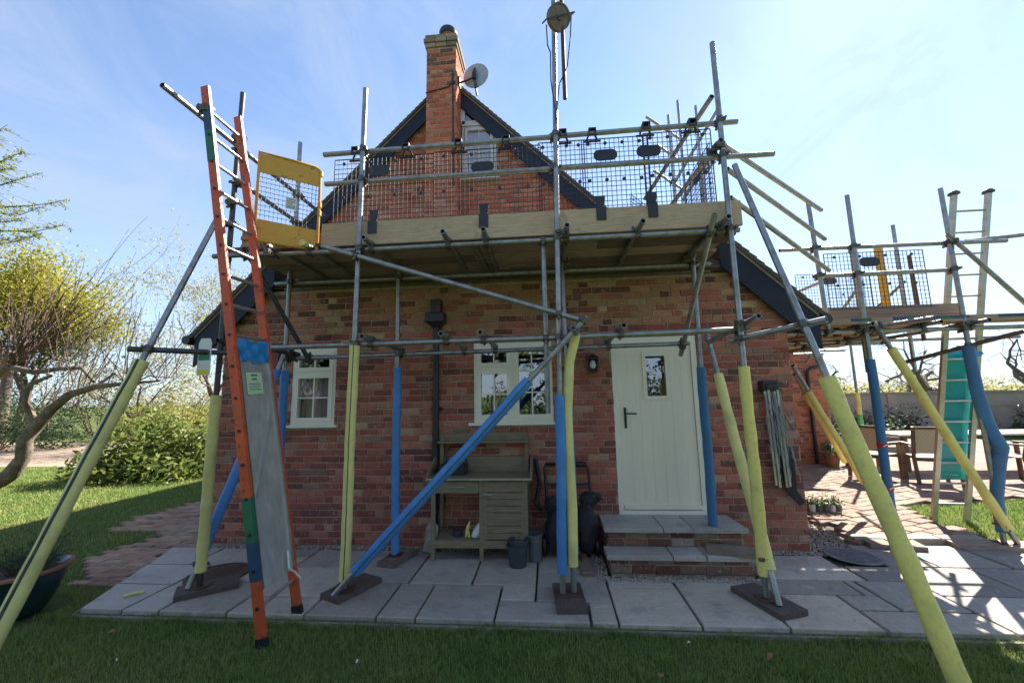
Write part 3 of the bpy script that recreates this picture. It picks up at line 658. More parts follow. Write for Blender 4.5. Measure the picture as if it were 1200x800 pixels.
tw = w.build('window', 'greywhite', house); p = MB(); p.add([(-1.31,1.61,6.37),(-.97,1.61,6.37),(-1.31,1.61,6.68)], [(0,1,2)]); p.build('pane', 'glass', tw); p = MB(); p.add([(-1.31,1.63,6.37),(-.97,1.63,6.37),(-1.31,1.63,6.68)], [(0,1,2)]); p.build('unlit_backing', 'room', tw)
# front door
fr = MB(); X0, X1, Z0, Z1 = .745, 1.70, .37, 2.31
fr.box((X0,.0,Z0),(X0+.06,.1,Z1)); fr.box((X1-.06,.0,Z0),(X1,.1,Z1)); fr.box((X0+.06,.0,Z1-.07),(X1-.06,.1,Z1)); fr.box((X0,-.03,Z0-.02),(X1,.1,Z0+.03))
dx0, dx1, dz0, dz1 = 1.128, 1.352, 1.63, 2.095
lf = MB()
for a, c, e, f in ((X0+.062,dx0,Z0+.04,Z1-.075),(dx1,X1-.062,Z0+.04,Z1-.075),(dx0,dx1,Z0+.04,dz0),(dx0,dx1,dz1,Z1-.075)): lf.box((a,.02,e),(c,.065,f))
door = lf.build('door', 'cream', house)
for i in range(7):
    a = X0+.0635+i*.1182; c = a+.1168
    for e, f in (((Z0+.041,dz0-.036),(dz1+.036,Z1-.076)) if (c > dx0-.03 and a < dx1+.03) else ((Z0+.041,Z1-.076),)):
        b = MB(); b.box((a,.0165,e),(c,.0195,f)); b.build('plank', 'cream', door)
b = MB(); ring(b, dx0-.035, dx1+.035, dz0-.035, dz1+.035, .04, .006, .03); b.build('glazing_frame', 'cream', door)
b = MB(); b.add([(dx0,.035,dz0),(dx1,.035,dz0),(dx1,.035,dz1),(dx0,.035,dz1)], [(0,1,2,3)]); b.build('door_glass', 'glass', door)
b = MB(); b.add([(dx0,.06,dz0),(dx1,.06,dz0),(dx1,.06,dz1),(dx0,.06,dz1)], [(0,1,2,3)]); b.build('unlit_backing', 'room', door)
b = MB(); b.box((X0+.064,-.012,Z0+.04),(X1-.064,.019,Z0+.085)); b.build('weather_bar', 'cream', door)
b = MB(); b.box((.858,.006,1.28),(.884,.019,1.51)); b.tube([(.871,.01,1.445),(.871,-.045,1.445),(.885,-.05,1.445),(.985,-.05,1.442)], .009, 8); b.tube([(.871,.006,1.33),(.871,-.004,1.33)], .009, 8); b.build('handle', 'blackiron', door, smooth=True)
fr.build('door_frame', 'white', house)
b = MB(); b.box((.93,.05,.2),(1.5,.2,2.3)); b.build('door_backing', 'room', house)
# steps
st = empty('doorstep', (1.19,-.35,0)); tag(st, 'two brick steps topped with grey slabs below the cream door', 'steps')
core = MB(); core.box((.545,-.64,-.03),(1.83,-.012,.135)); core.box((.56,-.45,.135),(1.84,-.012,.315)); core.build('step_core', 'mortar', st)
PS = [(.27,.13,.10),(.22,.10,.08),(.30,.22,.17),(.33,.27,.22),(.18,.075,.06),(.24,.15,.12)]
def course(x0, x1, y, z, h, side=1):
    x = x0-random.uniform(0,.1)
    while x < x1:
        a, c = max(x, x0), min(x+.212, x1); x += .222
        if c-a < .04: continue
        b = MB(); b.cur = jit(random.choice(PS)); um = (a+c)/2; brick_geo(b, c-a, h, .014, lambda u, v, dd: (um+u, y-dd, z+h/2+v), .008, .005); b.build('brick', 'brick', st)
course(.545,1.83,-.64,.004,.072); course(.545,1.83,-.64,.086,.045); course(.56,1.84,-.45,.183,.065); course(.56,1.84,-.45,.258,.05)
for x, ya, zz in ((.545,-.64,.004),(.56,-.45,.183)):
    y = ya
    while y < -.05:
        b = MB(); b.cur = jit(random.choice(PS)); e = min(y+.21,-.03); um = (y+e)/2; brick_geo(b, e-y-.01, .065, .012, lambda u, v, dd: (x-dd, um-u, zz+.035+v), .006, .004); b.build('brick', 'brick', st); y += .222
for (a,c,y0,y1,z) in ((.50,1.10,-.70,-.45,.135),(1.10,1.40,-.70,-.45,.135),(1.40,1.87,-.70,-.45,.135),(.51,1.08,-.50,-.012,.315),(1.08,1.36,-.50,-.012,.315),(1.36,1.88,-.50,-.012,.315)):
    b = MB(); g = random.uniform(.9,1.1); b.cur = (.44*g,.41*g,.37*g); chbox(b, a+.004, c-.004, y0, y1, z+.004, z+.046, .006, .003); b.build('slab', 'slab', st)

# ================================================================ SCAFFOLD
scaf = empty('scaffold', (-.7,-.8,0)); tag(scaf, 'tube scaffold with yellow and blue foam sleeves against the cottage front', 'scaffold')
scaf2 = empty('scaffold', (4.0,.6,0)); tag(scaf2, 'lower tube scaffold bay beside the cottage, one leg wrapped with red tape', 'scaffold')
TUBES = []          # (p, q, owner) for the automatic couplers
TR = .0242
def tube(name, p, q, own=None, m='galv', clamp=True, r=TR):
    own = own or scaf
    b = MB(); b.tube([p, q], r, 14, hollow=True); o = b.build(name, m, own, smooth=True)
    if clamp: TUBES.append((Vector(p), Vector(q), own))
    return o
def sleeve(t, p, q, m, r=.045, seam=.0045, bow=None, name='foam_sleeve'):
    p = Vector(p); q = Vector(q); b = MB()
    n = 15; pts = []; d = (q-p)
    side = d.cross(Vector((0,1,0))).normalized()
    for i in range(n):
        f = i/(n-1); w = Vector((0,0,0))
        if bow: w = side*bow*math.sin(math.pi*f)
        pts.append(p+d*f+w+side*.0035*math.sin(7*f+p.x*5))
    rs = [r*(1+.045*math.sin(i*2.3+p.x*3)+random.uniform(-.035,.03)) for i in range(n)]
    b.tube(pts, rs, 16); o = b.build(name, m, t, smooth=True)
    if seam:
        s = MB(); tow = Vector((.25,-1,0)).normalized(); tow = (tow-d.normalized()*tow.dot(d.normalized())).normalized()
        s.tube([x+tow*(rs[i]*.97) for i, x in enumerate(pts)], seam, 6, caps=False); s.build('seam', 'dsteel', t)
    return o
YF, YI = -1.17, -.40
s1 = tube('standard', (-3.12,YF,.06), (-3.08,YF,4.85), m='dsteel'); sleeve(s1, (-3.12,YF,.17), (-3.105,YF,1.72), 'yfoam', seam=False)
s2_ = tube('standard', (-1.79,YF,.06), (-1.75,YF,4.78)); sleeve(s2_, (-1.79,YF,.12), (-1.772,YF,2.15), 'yfoam')
s3 = tube('standard', (.075,YF,.06), (.19,YF,6.3)); sleeve(s3, (.078,YF,.21), (.105,YF,1.66), 'bfoam', r=.043, seam=False)
s4 = tube('standard', (1.665,YF,.06), (1.66,YF,4.95)); sleeve(s4, (1.665,YF,.22), (1.664,YF,1.87), 'ydirty', seam=False)
# extra leg beside the middle standard with its bowed yellow sleeve
e3 = tube('prop', (.165,YF+.02,.06), (.17,YF+.02,.5), clamp=False)
b = MB(); pts = [(.165,YF+.02,.26),(.175,YF+.025,.7),(.165,YF+.03,1.1),(.165,YF+.03,1.5),(.20,YF+.02,1.95),(.27,YF,2.2)]; b.tube(pts, [.044,.046,.045,.044,.043,.04], 16); b.build('foam_sleeve', 'yfoam', e3, smooth=True)
tube('prop', (-.0,-1.06,1.5), (.0,-1.06,3.36))
i1 = tube('standard', (-2.96,YI,.05), (-2.97,YI,3.2)); sleeve(i1, (-2.96,YI,.1), (-2.965,YI,2.0), 'bfoam', seam=False)
i2 = tube('standard', (-1.635,YI,.05), (-1.66,YI,3.12)); sleeve(i2, (-1.635,YI,.07), (-1.65,YI,2.0), 'bfoam', r=.043, seam=False)
i3 = tube('standard', (.22,YI-.02,.05), (.20,YI-.02,3.12)); sleeve(i3, (.22,YI-.02,.1), (.21,YI-.02,1.9), 'bfoam', seam=False)
i4 = tube('standard', (1.585,YI,.23), (1.60,YI,3.12)); sleeve(i4, (1.585,YI,.24), (1.595,YI,1.92), 'bfoam2', seam=False)
tube('standard', (-3.05,-.23,3.0), (-3.05,-.23,4.92))
# ledgers and guardrails along the front
YL = YF+.05
tube('ledger', (-2.86,YL,3.09), (1.76,YL,3.10)); tube('ledger', (-2.93,YL,2.16), (.11,YL,2.175)); tube('ledger', (.12,YL+.005,2.175), (1.70,YL,2.195))
tube('ledger', (-3.18,YI+.05,3.03), (1.80,YI+.05,3.04)); tube('ledger', (-2.98,YI+.05,2.135), (1.5,YI+.05,2.18))
tube('guardrail', (-2.19,YL,4.12), (.12,YL,4.135)); tube('guardrail', (.17,YL,4.14), (1.84,YL,4.155))
tube('guardrail', (-2.16,YL,3.80), (.10,YL,3.805)); tube('guardrail', (.16,YL,3.805), (2.13,YL,3.81))
# left hand return
tube('guardrail', (-3.03,-2.05,4.20), (-3.03,.35,4.20)); tube('guardrail', (-3.02,-1.25,3.84), (-3.02,.2,3.84))
tube('ledger', (-3.2,YF-.06,3.06), (-2.6,YF-.06,3.06))
# diagonal braces
tube('brace', (-2.10,YF-.055,3.11), (.33,YF-.055,2.30))
br = tube('brace', (.36,YF-.085,2.33), (-1.84,YF-.085,.03)); d_ = Vector((-2.2,0,-2.3)); sleeve(br, Vector((.36,YF-.085,2.33))+d_*.235, Vector((.36,YF-.085,2.33))+d_*.915, 'bfoam', r=.047)
tube('brace', (-2.88,-1.24,3.13), (-2.70,-.33,2.08), m='dsteel'); tube('brace', (1.50,-1.27,3.20), (1.43,-.30,2.06))
bl = tube('brace', (-2.93,-.46,2.2), (-3.18,-1.22,.05)); A = Vector((-2.93,-.46,2.2)); B = Vector((-3.18,-1.22,.05)); sleeve(bl, A.lerp(B,.1), A.lerp(B,.90), 'bfoam', seam=False)
brr = tube('brace', (1.66,-.46,2.25), (1.70,-1.28,.05)); A = Vector((1.66,-.46,2.25)); B = Vector((1.70,-1.28,.05)); sleeve(brr, A.lerp(B,.19), A.lerp(B,.90), 'yfoam', seam=False)
# long outer rakers standing on the lawn
rk = tube('raker', (-3.17,-1.23,3.5), (-3.62,-2.29,-.06)); A = Vector((-3.17,-1.23,3.5)); B = Vector((-3.62,-2.29,-.06)); sleeve(rk, A.lerp(B,.42), A.lerp(B,1.0), 'yfoam', r=.05, seam=.011)
rk2 = tube('raker', (1.72,-1.235,3.66), (2.235,-2.10,-.06)); A2 = Vector((1.72,-1.235,3.66)); B2 = Vector((2.235,-2.10,-.06)); sleeve(rk2, A2.lerp(B2,.515), A2.lerp(B2,.985), 'ydirty', r=.055, seam=False)
pL = A.lerp(B,.40); tube('tie_tube', pL+Vector((-.12,-.05,.03)), (-2.84,-1.115,2.11), m='dsteel')
pR = A2.lerp(B2,.41); tube('tie_tube', pR+Vector((.10,-.09,.03)), (1.60,-1.10,2.10))
tube('tie_tube', (1.74,-1.34,2.27), (1.60,-.62,2.15)); 
# transoms
for x, y0, y1, z in ((-2.64,-1.28,-.06,3.142),(-2.28,-1.25,-.1,3.142),(-1.66,-1.3,-.08,3.142),(-.90,-1.34,-.12,3.142),(-.68,-1.0,-.12,3.15),(-.53,-1.34,-.1,3.142),(.215,-1.33,-.1,3.142),(.87,-1.33,-.12,3.142),(1.585,-1.33,-.1,3.142)):
    t = tube('transom', (x,y0,z), (x+random.uniform(-.03,.03),y1,z-.01))
    if x == -2.28: b = MB(); b.tube([(x,y0-.012,z),(x,y0+.05,z)], .031, 12); b.build('end_cap', 'yfoam', t, smooth=True)
for x, z in ((-.92,2.215),(-.57,2.215),(.66,2.235),(-1.64,2.215),(.235,2.225)):
    tube('transom', (x,-1.31,z), (x+.01,-.28,z-.005))
tube('transom', (-3.0,-1.33,2.215), (-2.88,-.28,2.19), m='dsteel')
# raking rails that tie the two bays together
for (za, zb) in ((3.93,3.78),(3.70,3.42),(3.42,3.04)):
    tube('guardrail', (1.72,-1.10,za), (3.30,.10,zb))
tube('guardrail', (1.58,-1.24,4.34), (1.35,.4,4.2)); tube('guardrail', (1.62,-1.25,3.90), (1.40,.5,3.75))
# ---- side bay
SYF = .17
for (x0, x1, z0, z1) in ((3.26,3.21,.05,3.92),(3.665,3.66,.03,3.98)):
    t = tube('standard', (x0,SYF,z0 if x0 > 3.5 else 2.3), (x1,SYF,z1), scaf2)
    if x0 > 3.5:
        sl = sleeve(t, (3.665,SYF,.06), (3.663,SYF,2.0), 'bfoam2', seam=False)
        for z in (1.05,.60,.26):
            b = MB(); b.tube([(3.664,SYF,z-.02),(3.664,SYF,z+.025)], .0485, 16); o = b.build('tape_band', 'red', t, smooth=True)
            b = MB(); b.tube([(3.64,SYF-.046,z-.01),(3.69,SYF-.046,z+.015)], .006, 5); b.build('tape_stripe', 'paper', t)
t = tube('standard', (4.72,SYF,.03), (4.70,SYF,4.0), scaf2)
b = MB(); b.tube([(4.72,SYF,.15),(4.725,SYF,.5),(4.78,SYF-.02,.85),(4.83,SYF-.02,1.02),(4.76,SYF,1.25),(4.715,SYF,1.6),(4.70,SYF,2.12)], [.046,.052,.06,.066,.062,.055,.05], 16); b.build('foam_sleeve', 'bfoam2', t, smooth=True)
b = MB(); b.lathe([(.0,-.01),(.05,-.012),(.066,.0),(.05,.012),(.0,.01)], (4.80,SYF-.03,.94), 12, axis=(.3,0,1)); b.build('sleeve_tear', 'bfoam2', t)
bb = tube('brace', (3.72,SYF-.05,2.42), (4.80,SYF-.05,.05), scaf2); A = Vector((3.72,SYF-.05,2.42)); B = Vector((4.80,SYF-.05,.05)); sleeve(bb, A.lerp(B,.13), A.lerp(B,.94), 'ydirty', r=.044, seam=False)
# near legs under the eaves at the house corner, and a far leg
for (p, q) in ((py(929,428,.55), py(1012,565,1.3)), (py(931,438,.75), py(990,540,1.5))):
    t = tube('brace', p, q, scaf2, clamp=False); sleeve(t, Vector(p).lerp(Vector(q),.2), q, 'yfoam', r=.038, seam=False)
p = pz(1017,556); t = tube('standard', (p.x,p.y,.05), (p.x,p.y,2.6), scaf2); sleeve(t, (p.x,p.y,.08), (p.x,p.y,1.18), 'gfoam', r=.046, seam=False); sleeve(t, (p.x,p.y,1.18), (p.x,p.y,1.62), 'ydirty', r=.046, seam=False)
tube('guardrail', (2.85,SYF+.05,3.35), (5.35,SYF+.05,3.34), scaf2); tube('guardrail', (3.20,SYF+.05,3.01), (4.76,SYF+.05,3.02), scaf2)
tube('ledger', (2.75,SYF+.05,2.33), (5.6,SYF+.05,2.33), scaf2); tube('ledger', (2.8,1.45,2.36), (6.6,1.45,2.36), scaf2)
tube('brace', (4.64,SYF-.05,3.42), (5.42,SYF-.05,2.44), scaf2)
for x in (2.95,3.6,4.3,4.78): tube('transom', (x,-.02,2.38), (x+.06,1.75,2.38), scaf2)
tube('transom', (4.0,-.28,2.38), (3.2,1.5,2.37), scaf2)
tube('ledger', py(1062,424,.6), py(1200,388,-.1), scaf2, m='rust')
for (x, y, z) in ((5.02,1.25,4.0),(4.45,1.3,3.75)): tube('standard', (x,y,1.9), (x,y,z), scaf2)
tube('standard', (5.08,1.12,2.3), (5.06,1.12,3.5), scaf2, m='rust')
# far standards of the bay that runs on behind the cottage
for (px1, py1, px2, py2) in ((783,135,790,245),(794,118,803,245),(815,124,820,245)):
    a = py(px1, py1, 2.6); c = py(px2, py2, 2.6); tube('standard', (a.x, 2.6, c.z-1.2), (a.x, 2.6, a.z), scaf)
for (pa, pb, Y) in (((757,137),(800,165),2.55),((770,170),(793,186),2.55),((766,200),(800,222),2.5),((843,125),(790,215),1.2),((846,165),(800,235),1.4),((800,222),(838,190),2.0)):
    tube('guardrail', py(*pa, Y), py(*pb, Y+.25), scaf)
tube('guardrail', py(945,424,4.2), py(1010,330,2.4), scaf2); tube('guardrail', py(1000,386,4.0), py(1060,330,2.3), scaf2, clamp=False)
# base plates
def baseplate(x, y, z, own): b = MB(); b.box((x-.07,y-.07,z),(x+.07,y+.07,z+.008)); b.tube([(x,y,z),(x,y,z+.12)], .017, 8); b.build('base_plate', 'rust', own)
for x, y, z in ((-3.12,YF,.045),(-1.79,YF,.045),(.075,YF,.045),(.165,YF+.02,.046),(1.665,YF,.045),(-1.635,YI,.045),(.22,YI-.02,.045),(1.585,YI,.222),(-2.96,YI,.045)): baseplate(x, y, z, scaf)
for x, y in ((3.665,SYF),(4.72,SYF)): baseplate(x, y, .045, scaf2)
# boards lying on the scaffold
k = 0
for i in range(5):
    y0 = -1.075+i*.232
    cut = [-.2,.55,-.75,.3,-.4][i]
    for (a, c) in ((-3.13+random.uniform(-.04,.04),cut),(cut+.004,1.83+random.uniform(-.04,.05))):
        b = MB(); b.box((a,y0,3.167+random.uniform(0,.002)),(c,y0+.222,3.205)); o = b.build('scaffold_board', 'wood_board')
        nm = ['outermost','second','middle','fourth','innermost'][i]
        tag(o, '%s board from the toe board on the %s half of the front platform' % (nm, 'ladder' if a < -2 else 'door'), 'board', 'boards of the front platform')
for i in range(7):
    y0 = .15+i*.235; x1 = [5.55,4.80,4.76,4.78,4.9,4.85,4.9][i]
    b = MB(); b.box((2.78+random.uniform(0,.06),y0,2.436+(.0 if i else -.03)),(x1,y0+.225,2.474)); o = b.build('scaffold_board', 'wood_lit')
    tag(o, '%s board of the lower side platform, counted from its green and blue painted edge' % ['painted-edge','second','third','fourth','fifth','sixth','seventh'][i], 'board', 'boards of the side platform')
    if i == 0:
        for (xa, xb, m) in ((3.5,3.6,'ladblue'),(3.6,3.72,'ladgreen'),(3.95,4.1,'ladblue'),(4.1,4.3,'ladgreen'),(4.3,4.75,'ladblue'),(4.45,4.55,'ladgreen'),(5.05,5.3,'ladblue'),(5.3,5.5,'ladgreen')):
            b = MB(); b.box((xa,y0-.003 if m == 'ladblue' else y0-.004,2.437),(xb,y0,2.4735)); b.build('painted_mark', m, o)
for i in range(9):
    y0 = 1.82+i*.235; b = MB(); b.box((3.2+random.uniform(-.03,.03),y0,2.428),(5.25-.03*i+random.uniform(-.1,.1),y0+.225,2.466)); o = b.build('scaffold_board', 'wood_lit')
    tag(o, '%s board behind the weathered toe board of the lower side platform' % ['first','second','third','fourth','fifth','sixth','seventh','eighth','ninth'][i], 'board', 'boards of the side platform')
for y in (2.2,3.2,3.8): tube('ledger', (3.1,y,2.40), (5.5,y,2.40), scaf2)
tube('ledger', (4.2,1.5,2.35), (4.2,5.6,2.35), scaf2); tube('standard', (4.25,4.6,.0), (4.25,4.6,3.6), scaf2); tube('guardrail', (4.2,1.6,3.3), (4.2,5.6,3.3), scaf2)
b = MB(); b.box((-2.18,-1.113,3.208),(1.80,-1.078,3.385)); b.box((-2.18,-1.113,3.150),(1.80,-1.081,3.208)); tag(b.build('toe_board', 'wood_pale'), 'long pale timber toe board along the front platform edge', 'board')
b = MB(); b.box((-2.86,-1.0,3.207),(-2.825,-.1,3.40)); tag(b.build('toe_board', 'wood_pale'), 'short toe board across the platform end by the orange ladder', 'board')
b = MB(); b.box((3.15,.42,2.476),(4.92,.455,2.665)); tag(b.build('toe_board', 'wood_board'), 'weathered toe board at the back of the lower side platform', 'board')

# couplers wherever two tubes pass close together
cpl = MB(); cpl.tube([(0,-.026,-.027),(0,-.026,.027)], .0315, 12); cpl.tube([(-.027,.026,0),(.027,.026,0)], .0315, 12); cpl.box((-.026,-.014,-.022),(.026,.014,.022))
cpl.tube([(.038,-.055,.0),(.038,.0,.0)], .007, 6); cpl.tube([(.038,-.065,.0),(.038,-.05,.0)], .013, 6); cpl.tube([(0,.0,-.038),(0,.055,-.038)], .007, 6); cpl.tube([(0,.05,-.038),(0,.066,-.038)], .013, 6); cpl.box((.018,-.05,-.014),(.046,-.02,.014)); cpl.box((-.014,.02,-.046),(.014,.05,-.018))
cproto = cpl.build('coupler', 'coupler', scaf, smooth=True, loc=Vector()); cproto.data.transform(Matrix.Translation(Vector(WORLD['scaffold'])))
first = True; seen = []
def closest(a, b, c, d):
    u = b-a; v = d-c; w = a-c; A_, B_, C_, D_, E_ = u.dot(u), u.dot(v), v.dot(v), u.dot(w), v.dot(w); den = A_*C_-B_*B_
    if den < 1e-6: return None
    s = max(0, min(1, (B_*E_-C_*D_)/den)); t = max(0, min(1, (A_*E_-B_*D_)/den)); return a+u*s, c+v*t
for i in range(len(TUBES)):
    for k in range(i):
        r_ = closest(TUBES[i][0], TUBES[i][1], TUBES[k][0], TUBES[k][1])
        if not r_: continue
        p, q = r_; dist = (p-q).length
        if dist > .085: continue
        m_ = (p+q)/2
        if any((m_-s_).length < .045 for s_ in seen): continue
        seen.append(m_)
        a1 = (TUBES[k][1]-TUBES[k][0]).normalized(); a2 = (TUBES[i][1]-TUBES[i][0]).normalized()
        if abs(a1.dot(a2)) > .95: continue
        yv = (p-q) if dist > .02 else a1.cross(a2); yv.normalize()
        zv = (a1-yv*a1.dot(yv)).normalized(); xv = yv.cross(zv)
        own = TUBES[i][2]
        if first: o = cproto; first = False
        else: o = cproto.copy(); COL.objects.link(o)
        o.parent = own; o.matrix_local = Matrix.Translation(m_-Vector(WORLD[own.name])) @ Matrix(((xv.x,yv.x,zv.x),(xv.y,yv.y,zv.y),(xv.z,yv.z,zv.z))).to_4x4()
for (p, own) in (((.10,YF-.03,2.25),scaf),((-1.80,YF-.04,.10),scaf)): pass

# sole boards under the feet
def sole(x, y, rz, l=.62, w=.23, z=0.0, label='', m='wood_dark', th=.042):
    b = MB(); b.box((-w/2,-l/2,0),(w/2,l/2,th)); o = b.build('sole_board', m); o.data.transform(Matrix.Translation(o.location)); o.location = (x,y,z+.002); o.rotation_euler = (0,0,rz)
    tag(o, label, 'sole board', 'timber sole boards under the scaffold feet')
sole(-3.07,-1.13,R(-52),.46,.24,label='dark sole board beside the round manhole cover under yellow and blue tubes')
sole(-1.76,-1.08,R(-25),.46,.23,label='dark sole board where the long blue brace meets the pavement')
sole(.125,-1.17,R(4),.44,.24,label='dark sole board under the paired blue and yellow legs')
sole(1.68,-1.14,R(20),.48,.25,label='dark wet sole board under the two yellow legs by the steps')
sole(-1.60,-.40,R(-16),.42,.2,m='wood_board',label='grey sole board under the blue leg left of the potting bench')
sole(1.66,-.60,R(75),.44,.2,z=.182,m='wood_board',label='sole board lying on the lower brick step',th=.036)
sole(.30,-.45,R(5),.55,.11,m='wood_board',label='narrow sole board beside the black bags')
sole(3.62,.16,R(80),.5,.22,m='wood_board',label='pale sole board under the blue leg with red tape')
sole(4.62,.16,R(82),.8,.23,m='wood_board',label='long sole board under the torn blue sleeve by the grass')

# mesh brick guards on the front rail
def guard(x0, x1, z0, z1, Y, label, hooks=(), ovals=(), tabs=(), slant=0, own_m='mesh', group='mesh guards hung along the platform'):
    r = empty('brick_guard', ((x0+x1)/2, Y, z0)); tag(r, label, 'mesh guard', group)
    b = MB(); n = int((x1-x0)/.043); h = int((z1-z0)/.048)
    for i in range(n+1):
        x = x0+(x1-x0)*i/n; w = .010 if i in (0, n) else .0055; b.box((x-w/2,Y-.004,z0),(x+w/2,Y,z1))
    for i in range(h+1):
        z = z0+(z1-z0)*i/h; w = .010 if i in (0, h) else .0052; b.box((x0,Y-.0075,z-w/2),(x1,Y-.004,z+w/2))
    b.build('mesh_panel', 'mesh', r)
    for fx in (.1,.36,.62,.88):
        for fz in (.93,.42):
            b = MB(); c = (x0+(x1-x0)*fx, Y-.008, z0+(z1-z0)*fz); b.lathe([(.0,.0),(.018,.0),(.018,.006),(.0,.006)], c, 10, axis=(0,-1,0)); b.build('rivet', 'black', r)
    for hx, rz in hooks:
        b = MB(); b.tube([(hx-.045,Y-.006,z1-.03),(hx-.045,Y-.006,z1+.01),(hx-.022,Y-.02,z1+.045),(hx-.022,Y-.03,rz+.035),(hx+.022,Y-.03,rz+.035),(hx+.022,Y-.02,z1+.045),(hx+.045,Y-.006,z1+.01),(hx+.045,Y-.006,z1-.03)], .010, 6); b.tube([(hx-.085,Y-.006,z1-.02),(hx+.085,Y-.006,z1-.02)], .010, 6); b.build('hook', 'black', r)
        b = MB(); ring(b, hx-.036, hx+.036, rz-.036, rz+.04, .012, Y-.082, Y-.070); b.box((hx-.036,Y-.07,rz+.028),(hx+.036,Y+.01,rz+.04)); b.build('hook_clip', 'black', r)
    for ox, oz in ovals:
        b = MB(); a = []
        for k in range(24):
            t = 2*math.pi*k/24; a.append((ox+.055*(1 if math.cos(t) > 0 else -1)+.058*math.cos(t), Y-.011, oz+.058*math.sin(t)))
        b.poly(a, (0,-.006,0)); b.build('oval_plate', 'black', r)
    for tx in tabs:
        b = MB(); b.add([(tx-.048,Y-.012,z0+.15),(tx+.048,Y-.012,z0+.15),(tx-.038,Y-.012,z0+.05),(tx+.038,Y-.012,z0+.05),(tx-.046,-1.122,z0+.03),(tx+.046,-1.122,z0+.03),(tx-.044,-1.122,z0-.105),(tx+.044,-1.122,z0-.105)], [(0,2,3,1),(2,4,5,3),(4,6,7,5)])
        o = b.build('toe_tab', 'black', r); md = o.modifiers.new('thick', 'SOLIDIFY'); md.thickness = .01
    return r
GYM = -1.075
guard(-2.09,-1.06,3.36,4.075,GYM,'black mesh guard at the gate end of the front platform',((-1.85,4.125),(-1.33,4.125)),((-1.62,3.93),),(-1.66,))
guard(-1.06,.0,3.36,4.085,GYM-.002,'black mesh guard across the upper window',((-.80,4.13),(-.33,4.13)),((-.57,3.89),),(-.56,))
guard(-.02,.42,3.36,4.095,GYM-.016,'narrow black mesh guard beside the pulley standard',((.22,4.14),),(),())
guard(.40,1.02,3.37,4.105,GYM-.001,'black mesh guard with sunlit oval plate near the roof edge',((.50,4.14),),((.62,3.93),),(.55,))
guard(.98,1.60,3.37,4.115,GYM-.018,'black mesh guard at the corner standard of the front platform',((1.0,4.15),(1.42,4.15)),((1.02,3.93),),(1.02,))
def guard2(p0, p1, z0, z1, label):
    g = guard(0, (Vector(p1)-Vector(p0)).length, z0, z1, 0, label, ovals=(((Vector(p1)-Vector(p0)).length*.45, z1-.12),)); L_ = (Vector(p1)-Vector(p0)).length
    a = math.atan2(p1[1]-p0[1], p1[0]-p0[0]); c = Vector(p0).lerp(Vector(p1), .5); g.location = (c.x, c.y, z0); g.rotation_euler = (0,0,a)
guard2((1.62,-1.0,0),(1.66,-.05,0),3.40,4.05,'black mesh guard on the return behind the corner standard')
guard2((1.15,.35,0),(1.60,.9,0),3.5,4.25,'black mesh guard seen through the others by the far standards')
guard2((3.35,.235,0),(4.45,.235,0),2.60,3.28,'black mesh guard on the lower side platform beside the red tape leg')
guard2((4.0,1.9,0),(5.1,1.9,0),2.9,3.5,'black mesh guard at the back of the lower side platform')
guard2((2.95,1.5,0),(3.9,1.6,0),2.35,2.95,'black mesh guard below roof tiles at the cottage corner')
b = MB(); b.tube([(4.50,.9,2.5),(4.50,.9,3.55)], .05, 10); b.tube([(4.50,.9,3.2),(4.50,.9,3.24)], .062, 10); tag(b.build('orange_post', 'gateyel', smooth=True), 'orange plastic post standing behind the side platform mesh', 'post')

# pulley wheel on the tall standard
gw = empty('gin_wheel', (.2,-1.26,5.05)); tag(gw, 'rope pulley wheel clamped to the tallest standard', 'pulley')
c = Vector((.215,-1.27,5.28)); ax = Vector((.42,-.78,-.38)).normalized()
b = MB(); b.lathe([(.0,-.02),(.06,-.02),(.10,-.016),(.108,-.026),(.118,-.026),(.108,0),(.118,.026),(.108,.026),(.10,.016),(.06,.02),(.03,.02),(.03,.035),(.0,.035)], c, 28, axis=ax); b.build('wheel', 'wheelmetal', gw, smooth=True)
b = MB(); sd_ = Vector((.86,.26,.42)); b.tube([c-sd_*.155-ax*.05, c-sd_*.16+ax*.04, c+ax*.045, c+sd_*.16+ax*.04, c+sd_*.155-ax*.05], .008, 6); b.build('bracket', 'dsteel', gw)
b = MB(); b.tube([(.25,-1.22,4.45),(.255,-1.22,6.2)], .02, 8); b.build('bracket_tube', 'rust', gw, smooth=True)
for pts in ([(.095,-1.28,5.2),(.10,-1.28,4.98),(.125,-1.28,4.9),(.12,-1.28,4.6),(.14,-1.27,4.42),(.16,-1.24,4.2)], [(.335,-1.29,5.27),(.32,-1.28,5.05),(.28,-1.26,4.75),(.20,-1.23,4.6),(.165,-1.23,4.3),(.16,-1.23,4.2)]):
    b = MB(); b.tube(pts, .0065, 6); b.build('rope', 'black', gw, smooth=True)

